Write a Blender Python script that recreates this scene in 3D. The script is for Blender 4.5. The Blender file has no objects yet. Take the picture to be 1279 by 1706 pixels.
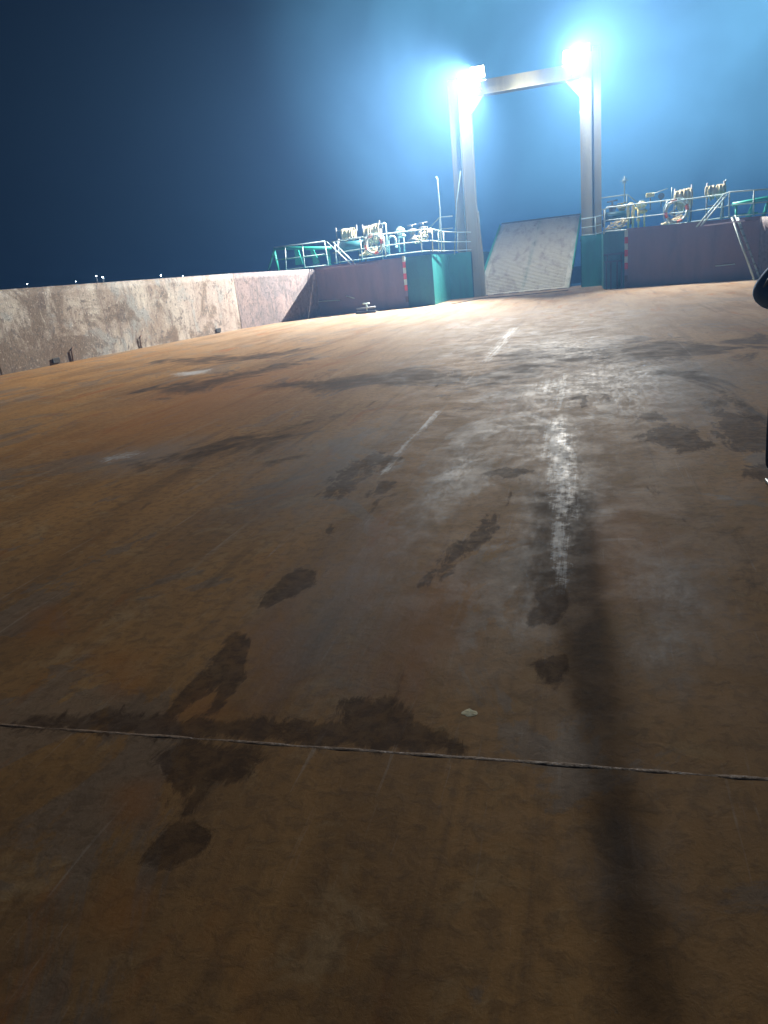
import bpy, bmesh, math, random
import numpy as np
from mathutils import Vector, Matrix
random.seed(7)
scene = bpy.context.scene
col = scene.collection

# ---------------------------------------------------------------- camera
cam_d = bpy.data.cameras.new('camera')
cam = bpy.data.objects.new('camera', cam_d)
col.objects.link(cam)
cam_d.sensor_fit = 'VERTICAL'
cam_d.sensor_height = 24.0
cam_d.lens = 1202.97 / 1706 * 24.0
cam_d.clip_start = 0.05
cam_d.clip_end = 3000
R_ = Vector((0.96183526, 0.25481127, -0.09972039))
U_ = Vector((0.01131677, 0.32708048, 0.94492872))
F_ = Vector((-0.27339508, 0.90999427, -0.3117139))
m = Matrix((R_, U_, -F_)).transposed().to_4x4()
m.translation = Vector((0, 0, 1.6))
cam.matrix_world = m
scene.camera = cam

# ---------------------------------------------------------------- night sky
world = bpy.data.worlds.new('World')
scene.world = world
world.use_nodes = True
wb = world.node_tree.nodes['Background']
wt = world.node_tree
# added haze glow painted into the night sky: a broad blue patch towards the bow
_co = wt.nodes.new('ShaderNodeTexCoord')
_dot = wt.nodes.new('ShaderNodeVectorMath'); _dot.operation = 'DOT_PRODUCT'
_dot.inputs[1].default_value = Vector((0.09, 0.95, 0.27)).normalized()
_nrm = wt.nodes.new('ShaderNodeVectorMath'); _nrm.operation = 'NORMALIZE'
wt.links.new(_co.outputs['Generated'], _nrm.inputs[0])
wt.links.new(_nrm.outputs[0], _dot.inputs[0])
_mx = wt.nodes.new('ShaderNodeMath'); _mx.operation = 'MAXIMUM'; _mx.inputs[1].default_value = 0.0
wt.links.new(_dot.outputs['Value'], _mx.inputs[0])
_pw = wt.nodes.new('ShaderNodeMapRange'); _pw.interpolation_type = 'SMOOTHSTEP'
_pw.inputs['From Min'].default_value = 0.885
_pw.inputs['From Max'].default_value = 0.995
wt.links.new(_mx.outputs[0], _pw.inputs['Value'])
_nz = wt.nodes.new('ShaderNodeTexNoise')
_nz.inputs['Scale'].default_value = 3.2; _nz.inputs['Detail'].default_value = 4; _nz.inputs['Distortion'].default_value = 0.8
wt.links.new(_nrm.outputs[0], _nz.inputs['Vector'])
_mr = wt.nodes.new('ShaderNodeMapRange')
for _k, _v in (('From Min', 0.3), ('From Max', 0.7), ('To Min', 0.45), ('To Max', 1.5)):
    _mr.inputs[_k].default_value = _v
wt.links.new(_nz.outputs['Fac'], _mr.inputs['Value'])
_ml = wt.nodes.new('ShaderNodeMath'); _ml.operation = 'MULTIPLY'
wt.links.new(_pw.outputs[0], _ml.inputs[0]); wt.links.new(_mr.outputs[0], _ml.inputs[1])
_mc = wt.nodes.new('ShaderNodeMix'); _mc.data_type = 'RGBA'; _mc.clamp_factor = False
_mc.inputs[6].default_value = (0.0012, 0.0035, 0.010, 1)
_mc.inputs[7].default_value = (0.15, 0.44, 0.70, 1)
wt.links.new(_ml.outputs[0], _mc.inputs[0])
wt.links.new(_mc.outputs[2], wb.inputs['Color'])
wb.inputs['Strength'].default_value = 1.0

scene.view_settings.view_transform = 'Standard'
scene.view_settings.look = 'None'
scene.view_settings.exposure = 0.0
scene.view_settings.gamma = 1.0
scene.cycles.volume_bounces = 0
scene.cycles.max_bounces = 6
scene.cycles.use_denoising = True
LAMP_W = 26000.0
HAZE_D = 0.0048
ADDED_FILL = 0.07  # strength of the added fill spots

# ---------------------------------------------------------------- node helpers
def new_mat(name):
    mt = bpy.data.materials.new(name)
    mt.use_nodes = True
    nt = mt.node_tree
    return mt, nt, nt.nodes['Principled BSDF']

def N(nt, t, **kw):
    n = nt.nodes.new(t)
    for k, v in kw.items():
        if k in ('inp',):
            for a, b in v.items():
                n.inputs[a].default_value = b
        else:
            setattr(n, k, v)
    return n

def noise(nt, vec, scale, detail=5, rough=0.6, dist=0.0, sc=(1, 1, 1)):
    mp = N(nt, 'ShaderNodeMapping')
    mp.inputs['Scale'].default_value = sc
    nt.links.new(vec, mp.inputs['Vector'])
    n = N(nt, 'ShaderNodeTexNoise', inp={'Scale': scale, 'Detail': detail, 'Roughness': rough, 'Distortion': dist})
    nt.links.new(mp.outputs[0], n.inputs['Vector'])
    return n.outputs['Fac']

def ramp(nt, fac, lo, hi, a=0.0, b=1.0):
    mr = N(nt, 'ShaderNodeMapRange', interpolation_type='SMOOTHSTEP')
    mr.inputs['From Min'].default_value = lo
    mr.inputs['From Max'].default_value = hi
    mr.inputs['To Min'].default_value = a
    mr.inputs['To Max'].default_value = b
    nt.links.new(fac, mr.inputs['Value'])
    return mr.outputs[0]

def mixc(nt, fac, a, b):
    mx = N(nt, 'ShaderNodeMix', data_type='RGBA')
    for sock, v in ((mx.inputs[0], fac), (mx.inputs[6], a), (mx.inputs[7], b)):
        if isinstance(v, (tuple, list)):
            sock.default_value = (*v[:3], 1)
        elif isinstance(v, float):
            sock.default_value = v
        else:
            nt.links.new(v, sock)
    return mx.outputs[2]

def math_(nt, op, a, b=0.0, c=None):
    n = N(nt, 'ShaderNodeMath', operation=op)
    for i, v in enumerate((a, b) if c is None else (a, b, c)):
        if isinstance(v, (int, float)):
            n.inputs[i].default_value = v
        else:
            nt.links.new(v, n.inputs[i])
    return n.outputs[0]

def bump(nt, h, bsdf, strength=0.3, dist=0.02, prev=None):
    b = N(nt, 'ShaderNodeBump', inp={'Strength': strength, 'Distance': dist})
    nt.links.new(h, b.inputs['Height'])
    if prev:
        nt.links.new(prev, b.inputs['Normal'])
    nt.links.new(b.outputs[0], bsdf.inputs['Normal'])
    return b.outputs[0]

def paint(name, c, c2=None, rough=0.5, scale=3.0, amt=0.6, streak=False, metal=0.0, bmp=0.15, rust=None, rust_lo=0.62):
    mt, nt, b = new_mat(name)
    co = N(nt, 'ShaderNodeTexCoord').outputs['Object']
    c2 = c2 or tuple(v * 0.6 for v in c)
    sc = (1, 1, 0.18) if streak else (1, 1, 1)
    n1 = noise(nt, co, scale, 6, 0.65, 0.3, sc)
    base = mixc(nt, ramp(nt, n1, 0.40, 0.72, 0.0, amt), c, c2)
    if rust:
        n2 = noise(nt, co, scale * 1.7, 8, 0.7, 0.6, sc)
        base = mixc(nt, ramp(nt, n2, rust_lo, rust_lo + 0.08), base, rust)
    nt.links.new(base, b.inputs['Base Color'])
    n3 = noise(nt, co, scale * 6, 4, 0.6)
    nt.links.new(ramp(nt, n3, 0.3, 0.7, rough - 0.1, rough + 0.15), b.inputs['Roughness'])
    b.inputs['Metallic'].default_value = metal
    bump(nt, n1, b, bmp, 0.03)
    return mt

M = {}
M['maroon'] = paint('maroon_paint', (0.20, 0.145, 0.18), (0.12, 0.105, 0.14), 0.6, 1.6, 0.8, True, rust=(0.10, 0.08, 0.08), rust_lo=0.66)
M['teal'] = paint('teal_paint', (0.015, 0.23, 0.21), (0.012, 0.14, 0.15), 0.5, 1.8, 0.8, True, rust=(0.03, 0.07, 0.07), rust_lo=0.68)
M['dark_teal'] = paint('dark_teal_paint', (0.015, 0.125, 0.14), (0.012, 0.08, 0.10), 0.55, 1.8, 0.8, True)
M['cream'] = paint('cream_paint', (0.30, 0.285, 0.19), (0.22, 0.21, 0.145), 0.5, 2.2, 0.7, True, rust=(0.25, 0.18, 0.12), rust_lo=0.68)
M['white'] = paint('white_paint', (0.46, 0.60, 0.60), (0.32, 0.42, 0.42), 0.4, 6, 0.6)
M['grey'] = paint('grey_steel', (0.18, 0.19, 0.20), (0.09, 0.09, 0.10), 0.5, 5)
M['dark'] = paint('dark_steel', (0.03, 0.035, 0.045), (0.02, 0.02, 0.025), 0.55, 5)
M['black'] = paint('black_rubber', (0.012, 0.012, 0.013), None, 0.7, 9)
M['green'] = paint('bright_green_paint', (0.03, 0.42, 0.30), (0.03, 0.25, 0.2), 0.45, 4)
M['rope'] = paint('manila_rope', (0.62, 0.55, 0.36), (0.42, 0.36, 0.22), 0.9, 14, 0.8, bmp=0.5)
M['yellow'] = paint('pale_yellow_paint', (0.60, 0.55, 0.22), (0.4, 0.36, 0.15), 0.5, 5)
M['orange'] = paint('buoy_orange', (0.70, 0.16, 0.06), (0.5, 0.10, 0.05), 0.5, 5)
M['red'] = paint('red_paint', (0.55, 0.06, 0.05), (0.4, 0.04, 0.04), 0.5, 5)
M['rusty'] = paint('rusty_steel', (0.13, 0.07, 0.04), (0.06, 0.035, 0.025), 0.75, 7)
M['blue_cloth'] = paint('blue_jacket_cloth', (0.16, 0.36, 0.66), (0.10, 0.25, 0.48), 0.7, 9, bmp=0.4)
M['navy'] = paint('navy_trouser_cloth', (0.012, 0.018, 0.04), None, 0.85, 12, bmp=0.3)
M['skin'] = paint('skin', (0.42, 0.24, 0.16), (0.36, 0.19, 0.12), 0.5, 10, 0.4, bmp=0.05)
M['hair'] = paint('hair', (0.012, 0.010, 0.009), None, 0.6, 20, bmp=0.5)
M['scrap'] = paint('scrap_cardboard', (0.85, 0.78, 0.50), (0.7, 0.6, 0.4), 0.8, 15)

_jb = M['blue_cloth'].node_tree.nodes['Principled BSDF']
_jb.inputs['Sheen Weight'].default_value = 1.0
_jb.inputs['Sheen Roughness'].default_value = 0.4
_jb.inputs['Sheen Tint'].default_value = (0.4, 0.65, 1.0, 1)
def emis(name, c, s):
    mt, nt, b = new_mat(name)
    b.inputs['Base Color'].default_value = (*c, 1)
    b.inputs['Emission Color'].default_value = (*c, 1)
    b.inputs['Emission Strength'].default_value = s
    return mt
M['lens'] = emis('lit_floodlight_glass', (1.0, 0.97, 0.92), 60.0)
M['far_lamp'] = emis('lit_far_lamp', (0.9, 0.97, 1.0), 60.0)

# old, scraped paint of the cargo-side wall
def wall_mat():
    mt, nt, b = new_mat('scraped_wall_paint')
    co = N(nt, 'ShaderNodeTexCoord').outputs['Object']
    L = nt.links
    big = noise(nt, co, 0.55, 6, 0.62, 0.5)
    mid = noise(nt, co, 2.0, 8, 0.7, 0.9)
    fine = noise(nt, co, 9.0, 8, 0.75, 0.5)
    streak = noise(nt, co, 5.0, 6, 0.65, 0.3, (1, 1, 0.12))
    sy = N(nt, 'ShaderNodeSeparateXYZ')
    L.new(co, sy.inputs[0])
    aft = ramp(nt, sy.outputs['Y'], 17.0, 25.0, 1.0, 0.0)      # the aft end has rusted more
    low = ramp(nt, sy.outputs['Z'], 0.0, 2.2, 1.0, 0.0)
    base = mixc(nt, ramp(nt, big, 0.38, 0.62), (0.37, 0.345, 0.30), (0.24, 0.19, 0.145))
    fwd = ramp(nt, sy.outputs['Y'], 23.5, 27.5, 0.0, 0.75)
    base = mixc(nt, fwd, base, (0.30, 0.25, 0.225))
    base = mixc(nt, ramp(nt, streak, 0.47, 0.66, 0.0, 0.7), base, (0.14, 0.108, 0.088))
    base = mixc(nt, ramp(nt, noise(nt, co, 1.1, 6, 0.6, 0.4), 0.54, 0.64, 0, 0.7), base, (0.20, 0.225, 0.225))
    rusty = math_(nt, 'ADD', noise(nt, co, 0.6, 10, 0.72, 0.8), math_(nt, 'MULTIPLY', math_(nt, 'MULTIPLY', aft, low), 0.16))
    base = mixc(nt, ramp(nt, rusty, 0.50, 0.60, 0.0, 0.85), base, (0.105, 0.066, 0.036))
    base = mixc(nt, ramp(nt, mid, 0.56, 0.62, 0.0, 0.8), base, (0.085, 0.06, 0.045))
    base = mixc(nt, ramp(nt, fine, 0.54, 0.64, 0.0, 0.85), base, (0.06, 0.05, 0.045))
    base = mixc(nt, ramp(nt, noise(nt, co, 17, 8, 0.8, 0.6), 0.56, 0.64, 0.0, 0.7), base, (0.62, 0.60, 0.57))
    L.new(base, b.inputs['Base Color'])
    b.inputs['Roughness'].default_value = 0.75
    h = math_(nt, 'ADD', math_(nt, 'MULTIPLY', mid, 0.4), math_(nt, 'MULTIPLY', fine, 0.6))
    bump(nt, h, b, 0.7, 0.04)
    return mt
M['wall'] = wall_mat()
def pink_mat():
    mt, nt, b = new_mat('scraped_maroon_paint')
    co = N(nt, 'ShaderNodeTexCoord').outputs['Object']
    streak = noise(nt, co, 5.0, 8, 0.75, 0.5, (1, 1, 0.3))
    fine = noise(nt, co, 8.0, 8, 0.75, 0.5)
    big = noise(nt, co, 0.9, 5, 0.6, 0.5)
    base = mixc(nt, ramp(nt, big, 0.4, 0.62), (0.25, 0.195, 0.19), (0.18, 0.155, 0.165))
    base = mixc(nt, ramp(nt, streak, 0.45, 0.6, 0.0, 0.8), base, (0.12, 0.11, 0.115))
    base = mixc(nt, ramp(nt, fine, 0.5, 0.6, 0.0, 0.75), base, (0.08, 0.065, 0.06))
    nt.links.new(base, b.inputs['Base Color'])
    b.inputs['Roughness'].default_value = 0.7
    bump(nt, fine, b, 0.6, 0.04)
    return mt
M['pink'] = pink_mat()

# ---------------------------------------------------------------- mesh helpers
class MB:
    def __init__(s):
        s.bm = bmesh.new()
    def box(s, c, d, rz=0.0, rx=0.0, mtx=None):
        r = bmesh.ops.create_cube(s.bm, size=1.0)
        T = Matrix.Translation(c) @ Matrix.Rotation(rz, 4, 'Z') @ Matrix.Rotation(rx, 4, 'X') @ Matrix.Diagonal((*d, 1))
        if mtx is not None:
            T = mtx @ T
        bmesh.ops.transform(s.bm, matrix=T, verts=r['verts'])
        return s
    def tube(s, pts, r, seg=8, closed=False, cap=True):
        pts = [Vector(p) for p in pts]
        n = len(pts)
        rs = r if isinstance(r, (list, tuple)) else [r] * n
        rings = []
        up = Vector((0, 0, 1))
        prev = None
        for i, p in enumerate(pts):
            a = pts[(i - 1) % n] if (i > 0 or closed) else p
            b = pts[(i + 1) % n] if (i < n - 1 or closed) else p
            t = (b - a).normalized()
            if prev is None:
                u = t.cross(up)
                if u.length < 1e-3:
                    u = t.cross(Vector((1, 0, 0)))
            else:
                u = prev - t * prev.dot(t)
                if u.length < 1e-4:
                    u = t.cross(up)
            u.normalize()
            v = t.cross(u)
            prev = u
            rings.append([s.bm.verts.new(p + (u * math.cos(k * 2 * math.pi / seg) + v * math.sin(k * 2 * math.pi / seg)) * rs[i]) for k in range(seg)])
        m_ = n if closed else n - 1
        for i in range(m_):
            A, B = rings[i], rings[(i + 1) % n]
            for k in range(seg):
                f = s.bm.faces.new((A[k], A[(k + 1) % seg], B[(k + 1) % seg], B[k]))
                f.smooth = True
        if cap and not closed:
            s.bm.faces.new(rings[0][::-1])
            s.bm.faces.new(rings[-1])
        return s
    def prism(s, poly, z0, z1):
        """horizontal polygon (x, y) extruded from z0 to z1"""
        a = [s.bm.verts.new((x, y, z0)) for x, y in poly]
        b = [s.bm.verts.new((x, y, z1)) for x, y in poly]
        n = len(poly)
        s.bm.faces.new(a[::-1])
        s.bm.faces.new(b)
        for i in range(n):
            s.bm.faces.new((a[i], a[(i + 1) % n], b[(i + 1) % n], b[i]))
        return s
    def slab(s, pts, off):
        """3-D polygon extruded by a vector"""
        off = Vector(off)
        a = [s.bm.verts.new(Vector(p)) for p in pts]
        b = [s.bm.verts.new(Vector(p) + off) for p in pts]
        n = len(pts)
        s.bm.faces.new(a[::-1])
        s.bm.faces.new(b)
        for i in range(n):
            s.bm.faces.new((a[i], a[(i + 1) % n], b[(i + 1) % n], b[i]))
        return s
    def ball(s, c, r, sc=(1, 1, 1), seg=16):
        q = bmesh.ops.create_uvsphere(s.bm, u_segments=seg, v_segments=seg // 2 + 2, radius=r)
        bmesh.ops.transform(s.bm, matrix=Matrix.Translation(c) @ Matrix.Diagonal((*sc, 1)), verts=q['verts'])
        for v in q['verts']:
            for f in v.link_faces:
                f.smooth = True
        return s
    def build(s, name, mt, parent=None, bevel=0.0):
        bmesh.ops.recalc_face_normals(s.bm, faces=s.bm.faces)
        me = bpy.data.meshes.new(name)
        s.bm.to_mesh(me)
        s.bm.free()
        o = bpy.data.objects.new(name, me)
        col.objects.link(o)
        me.materials.append(M[mt] if isinstance(mt, str) else mt)
        if parent is not None:
            o.parent = parent
            o.matrix_parent_inverse = Matrix.Translation(parent.location).inverted()
        if bevel:
            bv = o.modifiers.new('bevel', 'BEVEL')
            bv.width = bevel
            bv.segments = 2
            bv.limit_method = 'ANGLE'
        return o

def tag(o, label, cat, group=None):
    o['label'] = label
    o['category'] = cat
    if group:
        o['group'] = group
    return o

def thing(name, label, cat, loc=(0, 0, 0), group=None):
    o = bpy.data.objects.new(name, None)
    o.empty_display_size = 0.2
    col.objects.link(o)
    o.location = loc
    return tag(o, label, cat, group)

def dup(root, loc, label):
    r = root.copy()
    col.objects.link(r)
    r.location = loc
    r['label'] = label
    for ch in list(root.children):
        c = ch.copy()
        col.objects.link(c)
        c.parent = r
        for g in ch.children:
            d = g.copy()
            col.objects.link(d)
            d.parent = c
    return r

# ---------------------------------------------------------------- plan of the vessel
LEFT = [(-14, -17.4), (0, -17.0), (16.8, -15.65), (28.8, -14.05), (33.6, -12.2)]
RIGHT = [(-14, 11.6), (0, 11.2), (16.8, 9.9), (27.0, 8.3), (31.5, 6.25)]
def interp(tab, y):
    if y >= tab[-1][0]:
        return tab[-1][1]
    for (a, x0), (b, x1) in zip(tab, tab[1:]):
        if y <= b:
            return x0 + (x1 - x0) * (y - a) / (b - a)

# ---------------------------------------------------------------- deck with its stains
def seg_dist(px, py, a, b):
    ax, ay = a
    bx, by = b
    dx, dy = bx - ax, by - ay
    t = np.clip(((px - ax) * dx + (py - ay) * dy) / (dx * dx + dy * dy + 1e-9), 0, 1)
    return np.hypot(px - ax - t * dx, py - ay - t * dy)
def sdf(px, py, poly):
    d = np.full(px.shape, 1e9)
    inside = np.zeros(px.shape, bool)
    n = len(poly)
    for i in range(n):
        a, b = poly[i], poly[(i + 1) % n]
        d = np.minimum(d, seg_dist(px, py, a, b))
        if a[1] != b[1]:
            c = ((a[1] > py) != (b[1] > py)) & (px < (b[0] - a[0]) * (py - a[1]) / (b[1] - a[1]) + a[0])
            inside ^= c
    return np.where(inside, -d, d)

# outlines of the stains and the painted shadow band on the deck plates (metres) and the softness of their edge
DARK = [
 ([(-1.31, 1.44), (-1.30, 1.63), (-1.13, 1.57), (-1.13, 1.51), (-1.23, 1.43)], .03),
 ([(-1.29, 1.64), (-1.30, 1.76), (-1.29, 1.94), (-1.27, 1.93), (-1.27, 1.73), (-1.27, 1.63)], .02),
 ([(-1.54, 1.91), (-1.49, 2.00), (-1.16, 2.02), (-1.13, 1.96), (-1.17, 1.84), (-1.30, 1.82), (-1.31, 1.68), (-1.42, 1.80)], .05),
 ([(-1.65, 2.13), (-1.68, 2.32), (-1.65, 2.54), (-1.72, 2.85), (-1.67, 2.89), (-1.58, 2.78), (-1.45, 2.46), (-1.45, 2.20), (-1.49, 2.22), (-1.56, 2.49), (-1.59, 2.31), (-1.62, 2.17)], .03),
 ([(-1.71, 3.20), (-1.70, 3.50), (-1.64, 3.63), (-1.52, 3.63), (-1.49, 3.45), (-1.57, 3.27), (-1.69, 3.14)], .05),
 ([(-2.24, 2.07), (-1.91, 2.17), (-1.57, 2.13), (-1.25, 2.18), (-0.93, 2.17), (-0.87, 2.30), (-0.77, 2.37), (-0.61, 2.21), (-0.42, 2.10), (-1.17, 2.06), (-2.33, 2.00)], .05),
 ([(-0.86, 2.06), (-0.96, 2.33), (-0.79, 2.37), (-0.71, 2.24), (-0.71, 2.06)], .05),
 ([(-2.02, 5.14), (-2.06, 5.98), (-1.92, 6.46), (-1.85, 5.58), (-1.88, 5.01)], .12),
 ([(-1.62, 5.00), (-1.61, 5.48), (-1.49, 5.42), (-1.53, 5.14)], .06),
 ([(-1.73, 5.66), (-1.81, 6.23), (-1.62, 6.20), (-1.70, 6.00)], .05),
 ([(-1.70, 4.23), (-1.72, 4.44), (-1.66, 4.37), (-1.65, 4.17)], .03),
 ([(-0.85, 3.45), (-0.80, 3.83), (-0.68, 4.38), (-0.58, 4.58), (-0.59, 4.38), (-0.74, 3.83), (-0.82, 3.53)], .08),
 ([(-0.77, 5.61), (-0.62, 5.77), (-0.47, 5.62), (-0.59, 5.46)], .07),
 ([(-0.26, 3.40), (-0.13, 3.49), (-0.11, 3.24), (-0.16, 3.08), (-0.26, 3.01), (-0.29, 3.14), (-0.24, 3.23)], .03),
 ([(-0.26, 2.69), (-0.19, 2.74), (-0.10, 2.77), (-0.11, 2.64), (-0.13, 2.49), (-0.18, 2.62)], .03),
 ([(0.45, 6.65), (0.69, 7.09), (0.88, 6.81), (0.99, 6.20), (0.70, 6.06)], .10),
 ([(0.51, 7.57), (0.65, 7.72), (0.70, 7.30), (0.59, 7.27)], .10),
 ([(1.20, 7.61), (1.48, 7.40), (1.52, 6.64), (1.39, 6.05), (1.14, 6.08), (1.13, 6.83)], .12),
 ([(1.09, 5.53), (1.33, 5.73), (1.22, 5.25), (1.12, 5.31)], .10),
 ([(-0.20, 8.77), (-0.01, 8.87), (-0.03, 8.08), (-0.07, 8.09), (-0.06, 8.66), (-0.20, 8.58)], .04),
 ([(0.20, 8.89), (0.24, 8.91), (0.22, 8.43), (0.19, 8.44)], .04),
]
WEAK = [
 ([(-1.93, 13.72), (-1.31, 14.27), (-0.52, 14.27), (0.22, 13.52), (0.87, 14.23), (2.98, 13.48), (2.39, 10.70), (1.88, 10.28), (1.43, 11.32), (0.52, 11.14), (-0.17, 11.66), (-0.65, 10.66), (-1.10, 10.04), (-1.43, 9.45), (-1.66, 11.37)], .5),
 ([(-5.04, 11.15), (-4.39, 12.53), (-2.78, 12.33), (-1.71, 11.39), (-1.81, 10.30), (-2.39, 10.50), (-3.34, 10.57), (-4.24, 10.34)], .5),
 ([(-1.80, 8.25), (-1.40, 8.65), (-1.07, 8.21), (-1.29, 7.96)], .2),
 ([(-4.43, 6.24), (-4.22, 7.39), (-3.15, 7.71), (-3.20, 6.64), (-3.58, 5.93), (-4.14, 5.99)], .3),
 ([(-3.05, 6.16), (-2.76, 6.53), (-2.57, 6.43), (-2.95, 6.06)], .12),
 ([(-3.62, 7.58), (-3.03, 8.47), (-2.67, 8.57), (-3.07, 8.12), (-3.45, 7.37)], .15),
 ([(-7.99, 11.72), (-7.04, 13.50), (-6.12, 14.82), (-5.68, 14.07), (-6.66, 10.93)], .4),
 ([(-11.27, 17.63), (-8.22, 17.21), (-6.71, 17.56), (-7.34, 15.64), (-9.82, 15.82)], .4),
 ([(-0.64, 1.05), (-0.74, 1.22), (-0.78, 1.62), (-0.88, 2.04), (-0.75, 2.05), (-0.71, 1.63), (-0.65, 1.23), (-0.59, 1.06)], .12),
 ([(0.70, 4.52), (0.98, 4.11), (0.79, 3.23), (0.69, 3.48)], .25),
 ([(1.00, 10.24), (1.47, 10.46), (1.60, 8.67), (1.52, 7.12), (1.33, 7.44), (1.18, 8.81)], .2),
]
BLUE = [
 ([(-0.44, 7.40), (-0.34, 7.83), (-0.18, 7.79), (-0.04, 6.24), (0.02, 4.91), (-0.07, 4.12), (-0.11, 3.48), (-0.19, 3.51), (-0.24, 4.32), (-0.33, 5.37)], .10),
 ([(-0.76, 7.93), (-0.77, 9.92), (0.19, 11.82), (1.71, 11.05), (1.78, 9.00), (1.08, 7.22), (0.45, 7.35), (0.14, 8.56), (-0.37, 7.84), (-0.48, 5.91)], .6),
 ([(0.29, 3.85), (0.57, 3.77), (0.54, 3.27), (0.39, 2.82), (0.29, 2.63), (0.20, 2.83), (0.26, 3.32)], .15),
 ([(-2.94, 5.77), (-3.12, 6.93), (-2.66, 7.35), (-2.27, 7.95), (-1.94, 5.87), (-1.97, 4.60), (-2.47, 4.75)], .5),
 ([(-1.16, 3.87), (-1.24, 5.13), (-1.16, 6.68), (-0.90, 6.15), (-0.96, 4.69), (-1.06, 3.87)], .14),
 ([(-1.63, 3.16), (-1.40, 4.34), (-1.00, 3.56), (-0.96, 2.42), (-1.33, 2.48)], .3),
 ([(-0.35, 3.23), (-0.35, 4.12), (-0.44, 5.38), (-0.34, 5.54), (-0.21, 3.30), (-0.29, 2.87)], .10),
 ([(-1.55, 14.42), (-0.58, 15.92), (0.24, 14.46), (0.30, 12.48), (-0.75, 12.29)], .6),
 ([(-5.28, 6.71), (-4.39, 7.41), (-3.99, 6.31), (-4.57, 5.92)], .3),
 ([(0.02, 1.79), (0.12, 1.75), (0.14, 1.55), (0.03, 1.57)], .1),
]
RUST = [
 ([(-0.87, 2.67), (-0.96, 3.19), (-0.81, 3.83), (-0.57, 3.43), (-0.60, 2.74), (-0.70, 2.49)], .14),
 ([(-3.03, 3.00), (-2.90, 3.09), (-2.62, 2.79), (-2.75, 2.71)], .08),
 ([(-2.30, 2.60), (-2.07, 2.65), (-1.90, 2.37), (-2.03, 2.31)], .08),
 ([(-1.32, 1.22), (-1.33, 1.37), (-1.23, 1.34), (-1.20, 1.22)], .05),
 ([(-1.61, 1.74), (-1.47, 1.79), (-1.39, 1.63), (-1.48, 1.59)], .05),
 ([(-6.12, 7.39), (-7.47, 12.33), (-5.60, 13.86), (-4.33, 8.78), (-4.99, 7.22)], .9),
 ([(-1.61, 2.89), (-1.52, 3.23), (-1.23, 2.44), (-1.29, 2.25)], .1),
 ([(-0.01, 4.32), (0.22, 4.77), (0.33, 4.11), (0.21, 3.32), (0.08, 3.38)], .25),
 ([(-1.63, 2.13), (-1.59, 2.36), (-1.36, 2.25), (-1.35, 2.17)], .06),
 ([(-1.39, 3.55), (-1.34, 4.46), (-1.08, 4.22), (-1.16, 3.25)], .2),
]
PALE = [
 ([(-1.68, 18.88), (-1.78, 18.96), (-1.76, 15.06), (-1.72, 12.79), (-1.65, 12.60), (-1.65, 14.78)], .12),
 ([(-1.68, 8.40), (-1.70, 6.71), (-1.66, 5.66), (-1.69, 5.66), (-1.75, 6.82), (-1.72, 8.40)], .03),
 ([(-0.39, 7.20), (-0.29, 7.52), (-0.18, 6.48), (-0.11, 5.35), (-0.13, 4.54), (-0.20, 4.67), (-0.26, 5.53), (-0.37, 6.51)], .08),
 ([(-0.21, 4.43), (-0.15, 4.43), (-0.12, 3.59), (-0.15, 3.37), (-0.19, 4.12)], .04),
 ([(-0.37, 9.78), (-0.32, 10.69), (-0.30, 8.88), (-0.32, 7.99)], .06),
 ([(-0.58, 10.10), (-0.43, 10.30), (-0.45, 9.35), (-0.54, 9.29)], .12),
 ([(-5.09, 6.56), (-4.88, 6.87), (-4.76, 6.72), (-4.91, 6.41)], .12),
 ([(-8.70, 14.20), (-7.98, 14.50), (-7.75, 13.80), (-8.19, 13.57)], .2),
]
BAND = [  # long cast shadow painted into the deck colour, with a darker core
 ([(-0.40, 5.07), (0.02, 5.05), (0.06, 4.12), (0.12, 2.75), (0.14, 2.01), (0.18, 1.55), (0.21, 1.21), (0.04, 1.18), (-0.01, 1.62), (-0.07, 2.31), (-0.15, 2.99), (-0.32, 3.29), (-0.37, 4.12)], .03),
 ([(-0.30, 4.80), (-0.02, 4.78), (0.02, 3.84), (0.08, 2.52), (0.11, 1.87), (0.15, 1.44), (0.17, 1.20), (0.07, 1.19), (0.02, 1.69), (-0.04, 2.32), (-0.12, 3.05), (-0.25, 3.59)], .02),
]
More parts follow.
